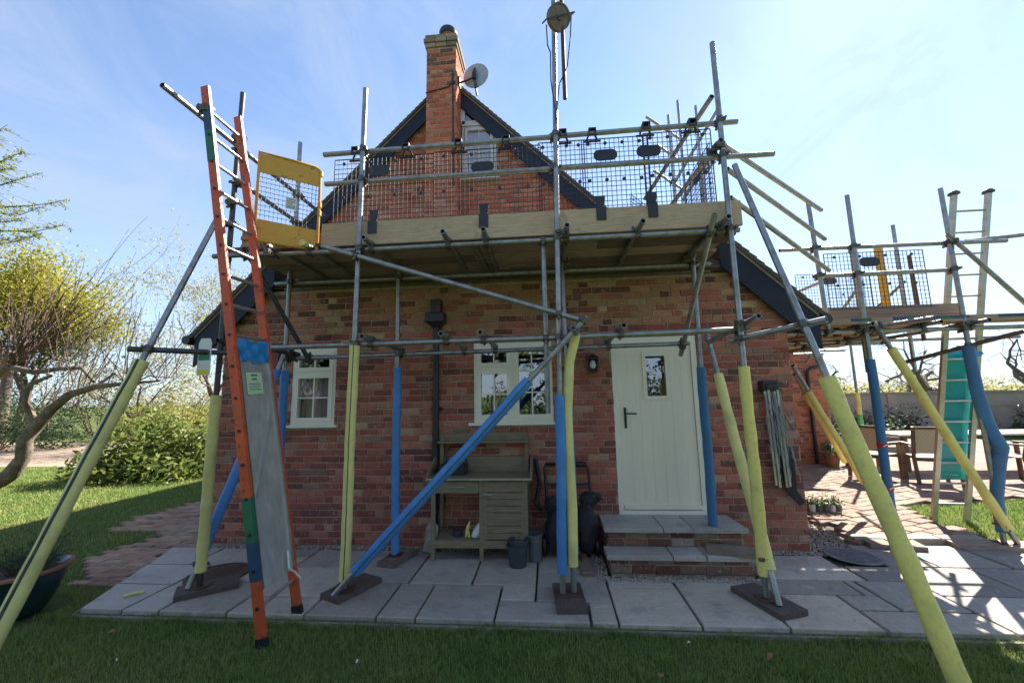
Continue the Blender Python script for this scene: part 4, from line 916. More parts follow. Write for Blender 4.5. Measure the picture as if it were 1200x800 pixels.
# ladders
def stile(own, p, q, m, w=.03, h=.07, up=(0,1,0)):
    b = MB(); b.bar(p, q, w, h, up); return b.build('stile', m, own)
ld = empty('ladder', (-2.05,-1.64,-.05)); tag(ld, 'tall orange ladder with green and blue painted ends leaning by the gate', 'ladder')
la0, la1 = Vector((-2.045,-1.82,-.04)), Vector((-2.875,-1.82,4.36)); lb0, lb1 = Vector((-2.02,-1.46,.005)), Vector((-2.862,-1.46,4.34))
dl = (la1-la0)
st1 = stile(ld, la0, la1, 'orange', .07, .028); stile(ld, lb0, lb1, 'orange', .07, .028)
for (a, c, m) in ((.095,.155,'ladblue'),(.155,.225,'ladgreen'),(.84,.905,'ladgreen'),(.905,.955,'ladblue')):
    b = MB(); b.bar(la0.lerp(la1,a), la0.lerp(la1,c), .073, .031, (0,1,0)); b.build('painted_band', m, ld)
for i in range(17):
    f = .055+i*.056
    b = MB(); b.tube([la0.lerp(la1,f)+Vector((0,-.0,0)), lb0.lerp(lb1,f)], .0145, 10); b.build('rung', 'alu', ld, smooth=True)
    b = MB(); p = la0.lerp(la1,f); b.tube([p+Vector((0,-.022,0)), p+Vector((0,-.012,0))], .012, 8); b.build('rung_rivet', 'black', ld)
for p, q in ((la0,la1),(lb0,lb1)):
    b = MB(); b.bar(p-(q-p).normalized()*.015, p+(q-p).normalized()*.05, .078, .034, (0,1,0)); b.build('foot', 'black', ld)
for p in (la0.lerp(la1,.957)+Vector((-.03,.0,-.01)), lb0.lerp(lb1,.955)+Vector((-.03,.02,0)), Vector((-3.07,YF-.05,3.40)), Vector((-3.06,YF-.05,3.62)), Vector((-2.98,YF-.02,3.10))):
    o = cproto.copy(); COL.objects.link(o); o.parent = scaf; o.location = p-Vector(WORLD['scaffold']); o.rotation_euler = (random.uniform(-.3,.3),random.uniform(-.3,.3),random.uniform(.8,2.2))
# guard plate tied over the lower rungs
gp = empty('ladder_guard', (-2.2,-1.64,.3)); tag(gp, 'bare metal ladder guard plate with blue tarp and notice on the orange ladder', 'ladder guard')
off = Vector((.019,0,.004)); g0, g1 = .075, .475
def lp(f, s): return la0.lerp(la1, f).lerp(lb0.lerp(lb1, f), s)+off
b = MB(); b.poly([lp(g0,.06), lp(g0,.95), lp(g1,.95), lp(g1,.06)], Vector((.004,0,.001))); b.build('plate', 'guardplate', gp)
b = MB(); b.bar(lp(g0+.005,.07)+Vector((.01,0,0)), lp(g1,.07)+Vector((.01,0,0)), .012, .008, (0,1,0)); b.bar(lp(g0+.005,.94)+Vector((.01,0,0)), lp(g1,.94)+Vector((.01,0,0)), .02, .008, (0,1,0)); b.build('folded_edge', 'alu', gp)
o2 = Vector((.008,0,.002))
b = MB(); b.poly([lp(.395,.20)+o2, lp(.395,.66)+o2, lp(.435,.66)+o2, lp(.435,.20)+o2], Vector((.002,0,0))); nt_ = b.build('notice', 'signlime', gp)
o3 = o2+Vector((.003,0,.001))
for i, f in enumerate((.428,.421,.413,.408,.403)):
    b = MB(); s0, s1 = ((.34,.52),(.36,.50),(.26,.6),(.26,.58),(.26,.6))[i]; w = .003 if i < 2 else .0012; b.poly([lp(f,s0)+o3, lp(f,s1)+o3, lp(f+w,s1)+o3, lp(f+w,s0)+o3], Vector((.001,0,0))); b.build('notice_text', 'ink', nt_)
# crumpled blue tarp tied over the top edge
b = MB(); n, m_ = 18, 8; vs_ = []
for i in range(n+1):
    for k in range(m_+1):
        s_ = .05+.90*i/n; f = .455+.040*k/m_ + .0015*math.sin(i*1.3+k)+(.0025*math.sin(i*.45) if k in (0, m_) else 0)
        p = lp(f, s_)+Vector((.016+.006*math.sin(i*.9+k*.6)+.004*math.sin(i*.6-k*1.1), 0, .0)); vs_.append(p)
b.add(vs_, [(i*(m_+1)+k, (i+1)*(m_+1)+k, (i+1)*(m_+1)+k+1, i*(m_+1)+k+1) for i in range(n) for k in range(m_)]); b.build('tarp', 'tarp', gp)
b = MB(); pts = [lp(.10,.75)+Vector((.02,0,.06)), lp(.085,.7)+Vector((.04,0,.0)), lp(.08,.85)+Vector((.05,0,-.03)), lp(.07,.95)+Vector((.06,0,-.05))]; b.tube(pts, .008, 6); b.build('rope_end', 'paper', gp)
b = MB(); b.bar(lp(.22,.14)+Vector((.012,0,0)), lp(.37,.86)+Vector((.012,0,0)), .003, .012, (1,0,0)); b.build('scratched_bar', 'alu', gp)
# second ladder on the right
l2 = empty('ladder', (5.05,1.1,-.03)); tag(l2, 'aluminium ladder with teal guard rising through the lower side platform', 'ladder')
ra0, ra1 = Vector((4.86,1.13,-.03)), Vector((5.08,.42,4.03)); rb0, rb1 = Vector((5.20,1.08,-.03)), Vector((5.47,.42,4.03))
stile(l2, ra0, ra1, 'alu', .035, .06, (1,0,0)); stile(l2, rb0, rb1, 'alu', .035, .06, (1,0,0))
for i in range(15):
    f = .06+i*.0635; b = MB(); b.tube([ra0.lerp(ra1,f), rb0.lerp(rb1,f)], .014, 8); b.build('rung', 'alu', l2, smooth=True)
for q in (ra1, rb1):
    b = MB(); b.lathe([(.0,.05),(.03,.045),(.055,.02),(.06,.0),(.03,-.01),(.0,-.01)], q, 12); b.build('stile_cap', 'dsteel', l2, smooth=True)
b = MB(); b.tube([(5.05,.36,3.40),(5.78,.30,3.44)], TR, 10, hollow=True); b.build('tie_tube', 'galv', l2, smooth=True)
tg = MB()
for i in range(1, 9):
    pass
def rp2(f, s): return ra0.lerp(ra1, f).lerp(rb0.lerp(rb1, f), s)+Vector((0,.03,.0))
gt = empty('ladder_guard', (5.05,1.0,.5)); tag(gt, 'glossy teal plastic ladder guard with a scrap of blue tarp', 'ladder guard')
b = MB(); n = 14; vs_ = []
for i in range(n+1):
    f = .135+.40*i/n
    for s_ in (.05,.27,.5,.73,.95): vs_.append(rp2(f, s_)+Vector((0,.02*math.cos((s_-.5)*3)+.006*math.sin(i*1.3),0)))
b.add(vs_, [(i*5+k, i*5+k+1, (i+1)*5+k+1, (i+1)*5+k) for i in range(n) for k in range(4)]); o = b.build('panel', 'teal', gt, smooth=True); md = o.modifiers.new('t', 'SOLIDIFY'); md.thickness = .004
b = MB(); p = rp2(.53,.3); b.add([p+Vector(v) for v in ((0,-.06,.06),(.25,-.05,.06),(.3,-.06,-.05),(.18,-.08,-.10),(.03,-.07,-.03))], [(0,1,2,3,4)]); o = b.build('tarp_scrap', 'tarp', gt); md = o.modifiers.new('t', 'SOLIDIFY'); md.thickness = .004

# yellow access gate
ga, gb = Vector((-2.66,-1.40,3.13)), Vector((-2.25,-1.06,3.13)); gd = (gb-ga); gn = Vector((gd.y,-gd.x,0)).normalized(); H_ = .88
gate = empty('access_gate', tuple((ga+gb)/2)); tag(gate, 'yellow mesh access gate standing open at the ladder top', 'gate')
def gpnt(s, h, d=0): return ga+gd*s+Vector((0,0,h*H_))+gn*d
b = MB(); b.tube([gpnt(0,0),gpnt(0,1.0),gpnt(.5,1.0),gpnt(.9,1.0),gpnt(.985,.975),gpnt(1,.9),gpnt(1,0),gpnt(.5,0),gpnt(0,0)], .014, 8); b.build('gate_frame', 'gateyel', gate, smooth=True)
for h0, h1 in ((.0,.24),(.77,.985)):
    b = MB(); b.poly([gpnt(.02,h0,-.003),gpnt(.98,h0,-.003),gpnt(.98,h1-.0,-.003),gpnt(.02,h1,-.003)], gn*.006); b.build('panel', 'gateyel', gate)
b = MB()
for i in range(1, 15): b.bar(gpnt(i/15,.23), gpnt(i/15,.78), .0035, .0035)
for i in range(1, 11): b.bar(gpnt(0,.24+.053*i), gpnt(1,.24+.053*i), .0035, .0035)
b.build('mesh_panel', 'dsteel', gate)
b = MB(); b.poly([gpnt(.44,.42,.006),gpnt(.62,.42,.006),gpnt(.62,.56,.006),gpnt(.44,.56,.006)], gn*.002); nn2 = b.build('notice', 'paper', gate)
for h in (.53,.505,.48,.455,.435): b = MB(); b.poly([gpnt(.46,h,.0085),gpnt(.60 if h != .48 else .56,h,.0085),gpnt(.60 if h != .48 else .56,h+.009,.0085),gpnt(.46,h+.009,.0085)], gn*.001); b.build('notice_text', 'ink', nn2)
for h in (.93,.55,.45): b = MB(); b.tube([gpnt(1.01,h-.03), gpnt(1.01,h+.03)], .02, 8); b.build('hinge', 'gateyel', gate)

# inspection tag on the standard, tile stack on the boards
tg = empty('scaffold_tag', (-3.1,-1.23,1.95)); tag(tg, 'white and green inspection tag hanging on the dark standard', 'tag')
b = MB(); x0, x1, yy = -3.165,-3.04,-1.345
b.poly([(x0,yy,1.90),(x1,yy,1.90),(x1,yy,2.19),(x1-.02,yy,2.235),(x0+.02,yy,2.235),(x0,yy,2.19)], (0,.006,0)); b.build('tag_card', 'paper', tg)
for z0, z1, m in ((1.90,1.95,'signyel'),(2.03,2.10,'signgreen'),(2.115,2.125,'ink'),(1.97,1.975,'ink'),(1.99,1.995,'ink')):
    b = MB(); b.poly([(x0+.008,yy-.002,z0+.004),(x1-.008,yy-.002,z0+.004),(x1-.008,yy-.002,z1),(x0+.008,yy-.002,z1)], (0,.0015,0)); b.build('tag_print', m, tg)
ts = empty('tile_stack', (-3.0,-.65,3.207)); tag(ts, 'stack of new clay tiles at the ladder end of the platform', 'tile stack')
for i in range(3):
    for k in range(5):
        b = MB(); b.cur = jit(random.choice([(.52,.36,.22),(.46,.30,.19),(.56,.42,.28)])); z = 3.208+k*.045; b.box((-3.09+i*.005,-1.03+i*.23+random.uniform(-.01,.01),z),(-2.90,-.81+i*.23,z+.04)); b.build('tile', 'brick', ts)

# ================================================================ THINGS ON AND BESIDE THE WALL
# satellite dish
sdh = empty('satellite_dish', (-1.25,1.45,6.75)); tag(sdh, 'grey satellite dish on the right flank of the chimney', 'satellite dish')
c = Vector((-1.06,1.40,7.10)); ax = Vector((.18,1,.02)).normalized()
prof = [(r_, .28*r_*r_) for r_ in (0,.06,.12,.18,.22)]
b = MB(); b.lathe(prof+[(.226,.012),(.22,.004),(.12,-.004),(.0,-.008)], c, 28, axis=ax)
for i in range(len(b.v)):
    v = Vector(b.v[i])-c; b.v[i] = tuple(c+v)
b.build('reflector', 'dish', sdh, smooth=True)
b = MB(); b.tube([(-1.34,1.42,7.0),(-1.2,1.38,7.0),(-1.08,1.36,7.04)], .016, 8); b.tube([(-1.08,1.35,7.04),(-1.07,1.37,7.20)], .022, 8); b.box((-1.11,1.33,7.0),(-1.05,1.38,7.12)); b.build('mount', 'black', sdh, smooth=True)
b = MB(); b.tube([(-1.07,1.36,6.98),(-1.04,1.40,6.72)], .017, 8); b.tube([(-1.06,1.36,6.90),(-1.05,1.37,6.84)], .027, 8); b.build('feed_arm', 'dsteel', sdh, smooth=True)
b = MB(); b.box((-1.36,1.36,6.92),(-1.33,1.47,7.08)); b.build('wall_bracket', 'black', sdh)
# rainwater hopper and downpipe
dp = empty('drainpipe', (-1.31,-.06,0)); tag(dp, 'black cast drainpipe with hopper head left of the middle window', 'drainpipe')
hp = py(511,366,-.08)
b = MB(); x = hp.x; b.box((x-.065,-.115,2.66),(x+.065,-.012,2.83)); b.box((x-.115,-.165,2.545),(x+.115,-.012,2.66))
b.add([(x-.10,-.15,2.545),(x+.10,-.15,2.545),(x+.10,-.012,2.545),(x-.10,-.012,2.545),(x-.04,-.11,2.49),(x+.04,-.11,2.49),(x+.04,-.03,2.49),(x-.04,-.03,2.49)], [(0,4,5,1),(1,5,6,2),(2,6,7,3),(3,7,4,0),(4,7,6,5)])
o = b.build('hopper', 'black', dp); md = o.modifiers.new('bev', 'BEVEL'); md.width = .012; md.segments = 2
b = MB(); b.poly([(x+.02,-.118,2.68),(x+.06,-.118,2.68),(x+.06,-.118,2.74),(x+.02,-.118,2.74)], (0,.002,0)); b.build('label', 'meter', dp)
b = MB(); b.tube([(x,-.065,.08),(x,-.065,2.50)], .036, 14); b.build('pipe', 'black', dp, smooth=True)
for z in (.55,1.5,2.3): b = MB(); b.tube([(x,-.065,z),(x,-.065,z+.06)], .043, 14); b.box((x-.07,-.03,z+.015),(x+.07,-.01,z+.045)); b.build('pipe_clip', 'black', dp)
b = MB(); p = py(947,432,5.2); b.tube([(p.x-.02,5.22,.05),(p.x-.02,5.22,2.05),(p.x-.01,5.2,2.14),(p.x+.06,5.2,2.2),(p.x+.2,5.2,2.22)], .04, 10); tag(b.build('drainpipe', 'black', smooth=True), 'black drainpipe on the far brick wing behind the corner', 'drainpipe')
# red meter box by the left window
p = py(322,422,-.03); b = MB(); b.box((p.x-.06,-.05,p.z-.11),(p.x+.06,-.012,p.z+.11)); o = b.build('alarm_box', 'meter'); tag(o, 'small faded red box on the brick beside the left window', 'box'); md = o.modifiers.new('bev', 'BEVEL'); md.width = .008
# wall lantern
wl = empty('wall_lamp', (.52,-.08,1.92)); tag(wl, 'small black wall lantern beside the cream door', 'lamp')
b = MB(); b.box((.47,-.03,1.93),(.57,-.011,2.10)); b.tube([(.52,-.02,2.08),(.52,-.07,2.12),(.52,-.11,2.10)], .012, 8); b.build('bracket', 'blackiron', wl)
b = MB()
for sx, sy in ((-1,-1),(1,-1),(1,1),(-1,1)): b.bar((.52+sx*.055,-.11+sy*.055,2.06),(.52+sx*.04,-.11+sy*.04,1.92),.012,.012)
b.box((.455,-.175,2.06),(.585,-.045,2.075)); b.lathe([(.08,2.075),(.03,2.11),(.0,2.115)], (.52,-.11,0), 8); b.box((.475,-.155,1.905),(.565,-.065,1.92)); b.build('lantern_frame', 'blackiron', wl)
b = MB(); b.lathe([(.0,1.95),(.022,1.96),(.034,1.99),(.026,2.03),(.012,2.05),(.0,2.05)], (.52,-.11,0), 12); b.build('bulb', 'paper', wl, smooth=True)
# folded rotary clothes airer on the wall
ra = empty('clothes_airer', (2.42,-.1,.6)); tag(ra, 'folded wall clothes airer with loose grey lines by the corner', 'clothes airer')
b = MB(); b.box((2.32,-.13,1.66),(2.50,-.012,1.78)); b.box((2.34,-.16,1.68),(2.48,-.05,1.74)); o = b.build('bracket', 'black', ra); md = o.modifiers.new('bev', 'BEVEL'); md.width = .02; md.segments = 2
for i, (xa, xb, zb) in enumerate(((2.345,2.37,.68),(2.375,2.40,.66),(2.44,2.475,.66),(2.47,2.50,.67))):
    b = MB(); b.bar((xa,-.11-.01*(i%2),1.68),(xb,-.10-.01*(i%2),zb),.024,.018,(0,1,0)); b.build('arm', 'alu', ra)
b = MB(); b.bar((2.42,-.08,1.70),(2.45,-.07,.72),.03,.02,(0,1,0)); b.build('strut', 'black', ra)
b = MB(); b.add([(2.43,-.05,1.2),(2.60,-.04,1.02),(2.58,-.06,.62),(2.66,-.05,.50),(2.60,-.05,.47),(2.48,-.06,.62)], [(0,1,2,3,4,5)]); o = b.build('cover', 'blackcloth', ra); md = o.modifiers.new('t', 'SOLIDIFY'); md.thickness = .02
for i in range(26):
    b = MB(); x0 = random.uniform(2.33,2.5); sag = random.uniform(.7,1.35); x1 = x0+random.uniform(.02,.2) if i % 3 else x0-random.uniform(.0,.03); pts = []
    for k in range(9):
        f = k/8; pts.append((x0+(x1-x0)*math.sin(f*math.pi*.55)+.008*math.sin(k*2+i), -.10-.05*math.sin(f*math.pi)-.02*random.random(), 1.66-(1.66-sag)*math.sin(f*math.pi*.62)/1.0 if f < .8 else sag-.0+(f-.8)*.25))
    b.tube(pts, .0028, 4); b.build('line', 'dish', ra)

# potting bench
pb = empty('potting_bench', (-.75,-.22,0)); tag(pb, 'weathered timber potting bench under the middle window', 'bench')
bx0, bx1, by0, by1 = -1.25,-.24,-.42,-.03
for x, y, zt in ((bx0+.02,by0+.02,.80),(bx1-.02,by0+.02,.80),(bx0+.02,by1-.02,1.24),(bx1-.02,by1-.02,1.24),(-.72,by0+.02,.80)):
    b = MB(); b.box((x-.021,y-.021,0),(x+.021,y+.021,zt)); b.build('leg', 'bench', pb)
b = MB(); b.box((bx0-.05,by0-.03,.80),(bx1+.05,by1,.825)); top = b.build('bench_top', 'bench', pb)
b = MB(); b.box((bx0-.05,by0-.034,.802),(bx1+.05,by0-.03,.823)); b.build('metal_edge', 'alu', pb)
b = MB(); b.box((bx0,by1-.02,.825),(bx1,by1,.99)); b.build('back_board', 'bench', pb)
for x in (bx0-.05,bx1+.032): b = MB(); b.poly([(x,by0-.02,.826),(x,by1,.826),(x,by1,.99),(x,by1-.1,.99),(x,by0-.02,.86)], (.018,0,0)); b.build('side_board', 'bench', pb)
b = MB(); b.box((bx0-.01,by1-.13,1.15),(bx1+.01,by1,1.17)); b.box((bx0+.01,by1-.02,1.17),(bx1-.01,by1-.002,1.255)); b.build('shelf', 'bench', pb)
b = MB(); b.box((bx0+.03,by0,.67),(-.745,by0+.018,.785)); dr = b.build('drawer', 'bench', pb)
b = MB(); b.tube([(-1.04,by0-.01,.735),(-1.0,by0-.03,.735),(-.93,by0-.03,.735),(-.89,by0-.01,.735)], .006, 6); b.build('handle', 'dish', dr)
b = MB(); b.box((-.70,by0+.004,.68),(bx1-.03,by0+.02,.785)); b.box((-.70,by0+.002,.21),(-.66,by0+.018,.675)); b.box((bx1-.07,by0+.002,.21),(bx1-.03,by0+.018,.675)); b.box((-.66,by0+.002,.40),(bx1-.07,by0+.018,.44)); b.build('cupboard_frame', 'bench', pb)
for i in range(7):
    z = .215+i*.066; b = MB(); b.box((-.665,by0+.008,z),(bx1-.065,by0+.02,z+.060)); b.build('slat', 'bench', pb)
b = MB(); b.tube([(-.70,by0-.008,.66),(-.60,by0-.012,.655)], .008, 6); b.build('latch', 'dish', pb)
for i in range(4): b = MB(); b.box((bx0+.03,by0+.02+i*.09,.185),(bx1-.03,by0+.10+i*.09,.203)); b.build('shelf_slat', 'bench', pb)
b = MB(); b.box((bx0,by0-.004,.13),(bx1,by0+.016,.205)); b.build('front_rail', 'bench', pb)
b = MB(); b.box((bx1-.045,by0+.05,.21),(bx1-.03,by1-.04,.79)); b.build('cupboard_side', 'bench', pb)
b = MB(); b.tube([(-1.17,-.10,.83),(-1.17,-.08,1.05),(-1.13,-.08,1.10),(-.98,-.08,1.10),(-.94,-.08,1.05),(-.94,-.10,.83)], .010, 6); b.box((-1.2,-.3,.83),(-.92,-.1,.93)); tag(b.build('tool_tray', 'black', smooth=False), 'black handled tray standing on the potting bench', 'tray')
bag = MB(); bag.lathe([(.0,0),(.055,.005),(.065,.05),(.05,.11),(.03,.15),(.015,.17),(.0,.172)], (-.80,-.30,.206), 14)
for i in range(len(bag.v)):
    v = bag.v[i]; bag.v[i] = (v[0]+(v[2]-.2)*.5, v[1], v[2])
tag(bag.build('seed_bag', 'paper', smooth=True), 'crumpled white printed bag on the bench lower shelf', 'bag')
b = MB(); b.tube([(-.90,-.32,.21),(-.88,-.33,.30),(-.86,-.31,.36)], [.012,.02,.008], 8); b.tube([(-.86,-.35,.21),(-.87,-.33,.27)], .01, 6); tag(b.build('glove', 'ydirty', smooth=True), 'yellow garden glove beside the white bag on the shelf', 'glove')
b = MB(); b.lathe([(.0,0),(.05,0),(.055,.06),(.048,.06),(.044,.01),(.0,.01)], (-1.0,-.28,.206), 14); tag(b.build('jar', 'bucket', smooth=True), 'small dark tin on the bench lower shelf', 'tin')
# spade
sp = empty('spade', (-1.30,-.22,0)); tag(sp, 'spade leaning on the wall between drainpipe and bench', 'spade')
b = MB(); b.tube([(-1.31,-.16,.30),(-1.27,-.03,1.05)], .016, 8); b.build('shaft', 'wood_dark', sp, smooth=True)
b = MB(); b.poly([(-1.39,-.23,.02),(-1.25,-.23,.02),(-1.235,-.18,.26),(-1.27,-.165,.30),(-1.34,-.165,.30),(-1.375,-.18,.26)], (0,.006,0)); b.build('blade', 'steel', sp)
# buckets
def bucket(x, y, r0, r1, h, m, label, rim=True):
    b = MB(); b.lathe([(.0,0),(r0,0),(r0*1.01,.01),(r0+(r1-r0)*.75,h*.72),(r0+(r1-r0)*.75+.006,h*.73),(r1,h-.025),(r1+.008,h-.02),(r1+.008,h),(r1-.004,h),(r0*.9,.012),(.0,.012)], (x,y,.002), 26); tag(b.build('bucket', m, smooth=True), label, 'bucket')
bucket(-.345,-.50,.085,.105,.20,'bucket','dark blue bucket at the right foot of the potting bench'); 
bucket(-.335,-.49,.075,.095,.245,'bucket','second dark bucket nested inside the blue one')
bucket(-.185,-.36,.075,.082,.26,'bucket2','grey cylindrical bucket beside the dark buckets')
# black wheeled trolley with bags against the wall
gt_ = empty('garden_trolley', (.18,-.25,0)); tag(gt_, 'black wheeled trolley loaded with black bags beside the steps', 'trolley')
b = MB(); b.tube([(-.02,-.28,.05),(-.06,-.08,.86),(-.05,-.06,.90),(.38,-.06,.90),(.42,-.08,.86),(.44,-.28,.10)], .016, 8); b.tube([(-.03,-.22,.35),(.42,-.22,.35)], .012, 6); b.tube([(-.05,-.12,.70),(.42,-.12,.70)], .012, 6); b.build('frame', 'black', gt_, smooth=True)
b = MB(); b.tube([(.26,-.06,.90),(.40,-.06,.90)], .03, 10); b.build('grip', 'black', gt_, smooth=True)
for x in (-.08,.46):
    b = MB(); b.lathe([(.0,-.02),(.085,-.022),(.10,-.012),(.10,.012),(.085,.022),(.0,.02)], (x,-.22,.10), 20, axis=(1,0,0)); b.build('wheel', 'black', gt_, smooth=True)
for (x, y, z, sx, sy, sz, nm) in ((.05,-.24,.24,.12,.10,.22,'bag'),(.36,-.26,.28,.12,.11,.26,'bag'),(.20,-.2,.30,.12,.09,.26,'bag'),(.40,-.2,.56,.10,.07,.08,'bag'),(.02,-.2,.50,.09,.07,.09,'bag')):
    b = MB(); pr = []; nn_ = 18
    vs_ = []; fs = []
    for i in range(11):
        ph = math.pi*i/10
        for k in range(nn_):
            t = 2*math.pi*k/nn_; w = (1+.12*math.sin(3*t+i+x*9)+.10*math.sin(5*t-2*i)+.06*math.sin(9*t+i*1.7))*(.72+.28*abs(math.sin(ph))**.3)
            vs_.append((x+sx*w*math.sin(ph)*math.cos(t), y+sy*w*math.sin(ph)*math.sin(t), z-sz*math.cos(ph)*(1+.05*math.sin(5*t))))
    for i in range(10):
        for k in range(nn_): fs.append((i*nn_+k, i*nn_+(k+1)%nn_, (i+1)*nn_+(k+1)%nn_, (i+1)*nn_+k))
    b.add(vs_, fs); b.build(nm, 'blackcloth', gt_, smooth=True)
b = MB(); b.tube([(.40,-.2,.62),(.50,-.22,.60),(.52,-.22,.56)], .03, 8); b.build('strap', 'blackcloth', gt_, smooth=True)
b = MB(); b.tube([(-.16,-.05,.96),(-.12,-.08,.7),(-.17,-.10,.5),(-.10,-.12,.42)], .022, 8); b.build('hose', 'black', gt_, smooth=True)
# manhole covers
def cover(x, y, rx, label, pattern):
    r = empty('manhole_cover', (x,y,0)); tag(r, label, 'manhole cover')
    b = MB(); b.lathe([(.0,.004),(rx,.004),(rx,.010),(.0,.010)], (x,y,0), 36); b.build('plate', 'lead' if pattern else 'rust', r)
    b = MB()
    if pattern:
        n = int(rx/.035)
        for i in range(-n, n+1):
            for k in range(-n, n+1):
                u, v = i*.035, k*.035
                if math.hypot(u, v) < rx-.03: b.box((x+u-.011,y+v-.011,.010),(x+u+.011,y+v+.011,.015))
    else:
        b.lathe([(rx-.02,.010),(rx-.02,.016),(rx,.016),(rx+.003,.004)], (x,y,0), 36)
        for k in range(10): b.box((x-.16+.033*k,y-.2,.010),(x-.15+.033*k,y+.2,.013))
    b.build('tread', 'lead' if pattern else 'rust', r)
cover(-3.23,-.83,.27,'dark round manhole cover beside a sole board on the paving',False)
cover(3.02,-.14,.24,'grey studded drain cover by the right house corner',True)
# foam scrap on the slabs
b = MB(); b.tube([(-3.70,-1.30,.014),(-3.66,-1.25,.015),(-3.60,-1.21,.012)], .013, 8); tag(b.build('foam_scrap', 'yfoam', smooth=True), 'yellow foam offcut lying on the corner slab', 'foam scrap')

# ---------------------------------------------------------------- foliage helpers
def leaf_cloud(name, centers, size, m, parent=None, aspect=.45, flat=0.0, rad=None):
    C = np.asarray(centers, float); n = len(C); ax_ = rng.normal(size=(n,3)); ax_[:,2] *= (1-flat); ax_ /= np.linalg.norm(ax_,axis=1)[:,None]
    o = rng.normal(size=(n,3)); s_ = np.cross(ax_, o); s_ /= np.linalg.norm(s_,axis=1)[:,None]
    nrm = np.cross(ax_, s_); L_ = (size*rng.uniform(.6,1.3,n))[:,None]; W_ = L_*aspect*.5
    v0 = C; v1 = C+ax_*L_*.5+s_*W_+nrm*L_*.06; v2 = C+ax_*L_; v3 = C+ax_*L_*.5-s_*W_+nrm*L_*.06
    V = np.stack([v0,v1,v2,v3],1).reshape(-1,3); b_ = np.arange(n)*4
    return npmesh(name, V, np.stack([b_,b_+1,b_+2,b_+3],1), m, 4, parent)
def branch(mb, p, d, ln, r, depth, tips, spread=.6, ratio=.72, up=.15, kink=.22, nseg=4, nchild=(2,3), minr=.003):
    pts = [Vector(p)]; rs = [r]; d = Vector(d).normalized()
    for i in range(nseg):
        d = (d+Vector((random.gauss(0,kink),random.gauss(0,kink),random.gauss(0,kink)+up*.25))).normalized(); pts.append(pts[-1]+d*ln/nseg); rs.append(max(minr, r*(1-.42*(i+1)/nseg)))
    mb.tube(pts, rs, 8 if r > .05 else 5 if r > .015 else 3, caps=False)
    if depth == 0: tips.append((pts[-1], d)); tips.append((pts[len(pts)//2], d)); return
    for k in range(random.randint(*nchild)):
        a = pts[random.randint(max(1,nseg//2), nseg)]; nd = (d+Vector((random.gauss(0,spread),random.gauss(0,spread),random.gauss(0,spread)+up))).normalized()
        branch(mb, a, nd, ln*ratio*random.uniform(.75,1.2), rs[-1]*.8, depth-1, tips, spread, ratio, up, kink, nseg, nchild, minr)
def tree(name, label, base, height, r, m_leaf, nleaf, lsize, depth=4, spread=.55, crown=.5, cat='tree', group=None, trunk_m='bark', lean=(0,0), ratio=.74, up=.2, leafr=.35, nchild=(2,3), first=.34, aspect=.45):
    t = empty(name, tuple(base)); tag(t, label, cat, group)
    mb = MB(); tips = []
    b0 = Vector(base); d = Vector((lean[0],lean[1],1)).normalized(); tip = b0+d*height*first
    mb.tube([b0-Vector((0,0,.1)), b0.lerp(tip,.1), b0.lerp(tip,.6), tip], [r*1.35, r*1.05, r*.9, r*.75], 9, caps=False)
    for k in range(4):
        a = 2*math.pi*k/4+random.uniform(-.5,.5); branch(mb, b0.lerp(tip,random.uniform(.75,1)), (math.cos(a)*spread+lean[0], math.sin(a)*spread+lean[1], 1.0), height*.26, r*.5, depth, tips, spread, ratio, up, nchild=nchild)
    mb.build('trunk', trunk_m, t, smooth=True)
    if m_leaf and nleaf:
        T = np.array([p[0] for p in tips]); idx = rng.integers(0, len(T), nleaf); C = T[idx]+rng.normal(0, leafr, (nleaf,3))*np.array([1,1,.8])
        leaf_cloud('crown', C, lsize, m_leaf, t, aspect)
    return t
def shrub(name, label, c, rx, ry, rz, m, n, lsize, group=None, cat='shrub', stems=12, aspect=.4, hollow=.55, stem_m='twig'):
    t = empty(name, (c[0],c[1],c[2])); tag(t, label, cat, group)
    U = rng.normal(size=(n,3)); U /= np.linalg.norm(U,axis=1)[:,None]; U[:,2] = np.abs(U[:,2])*1.0-.08
    lob = 1+.16*np.sin(U[:,0]*6+c[0])+.14*np.sin(U[:,1]*7+1)+.12*np.sin(U[:,2]*9)
    rad = (hollow+(1-hollow)*rng.uniform(0,1,n)**.6)*lob
    C = np.array(c)+U*rad[:,None]*np.array([rx,ry,rz])+rng.normal(0,.03,(n,3))
    C[:,2] = np.maximum(C[:,2], c[2]+.03)
    leaf_cloud('foliage', C, lsize, m, t, aspect, .3)
    mb = MB()
    for k in range(stems):
        a = 2*math.pi*k/stems; e = Vector(c)+Vector((math.cos(a)*rx*.75,math.sin(a)*ry*.75,rz*random.uniform(.4,.9)))
        s_ = Vector(c)+Vector((math.cos(a)*rx*.12,math.sin(a)*ry*.12,-.05)); mb.tube([s_, s_.lerp(e,.5)+Vector((0,0,rz*.15)), e], [.025,.017,.008], 5, caps=False)
    mb.build('stem', stem_m, t); return t

# ================================================================ LEFT GARDEN
# large leafy shrub
shrub('leafy_shrub', 'broad glossy-leaved shrub on the sunlit lawn before the gravel', (-9.6,4.8,-.06), 1.75, 1.3, 1.38, 'leaf_bush', 8200, .16, aspect=.42, hollow=.35)
shrub('leafy_shrub', 'low dark evergreen bush beneath the leaning tree at the gravel edge', (-22.5,10.2,-.06), 2.8, 1.5, 1.9, 'leaf_dark', 4200, .15)
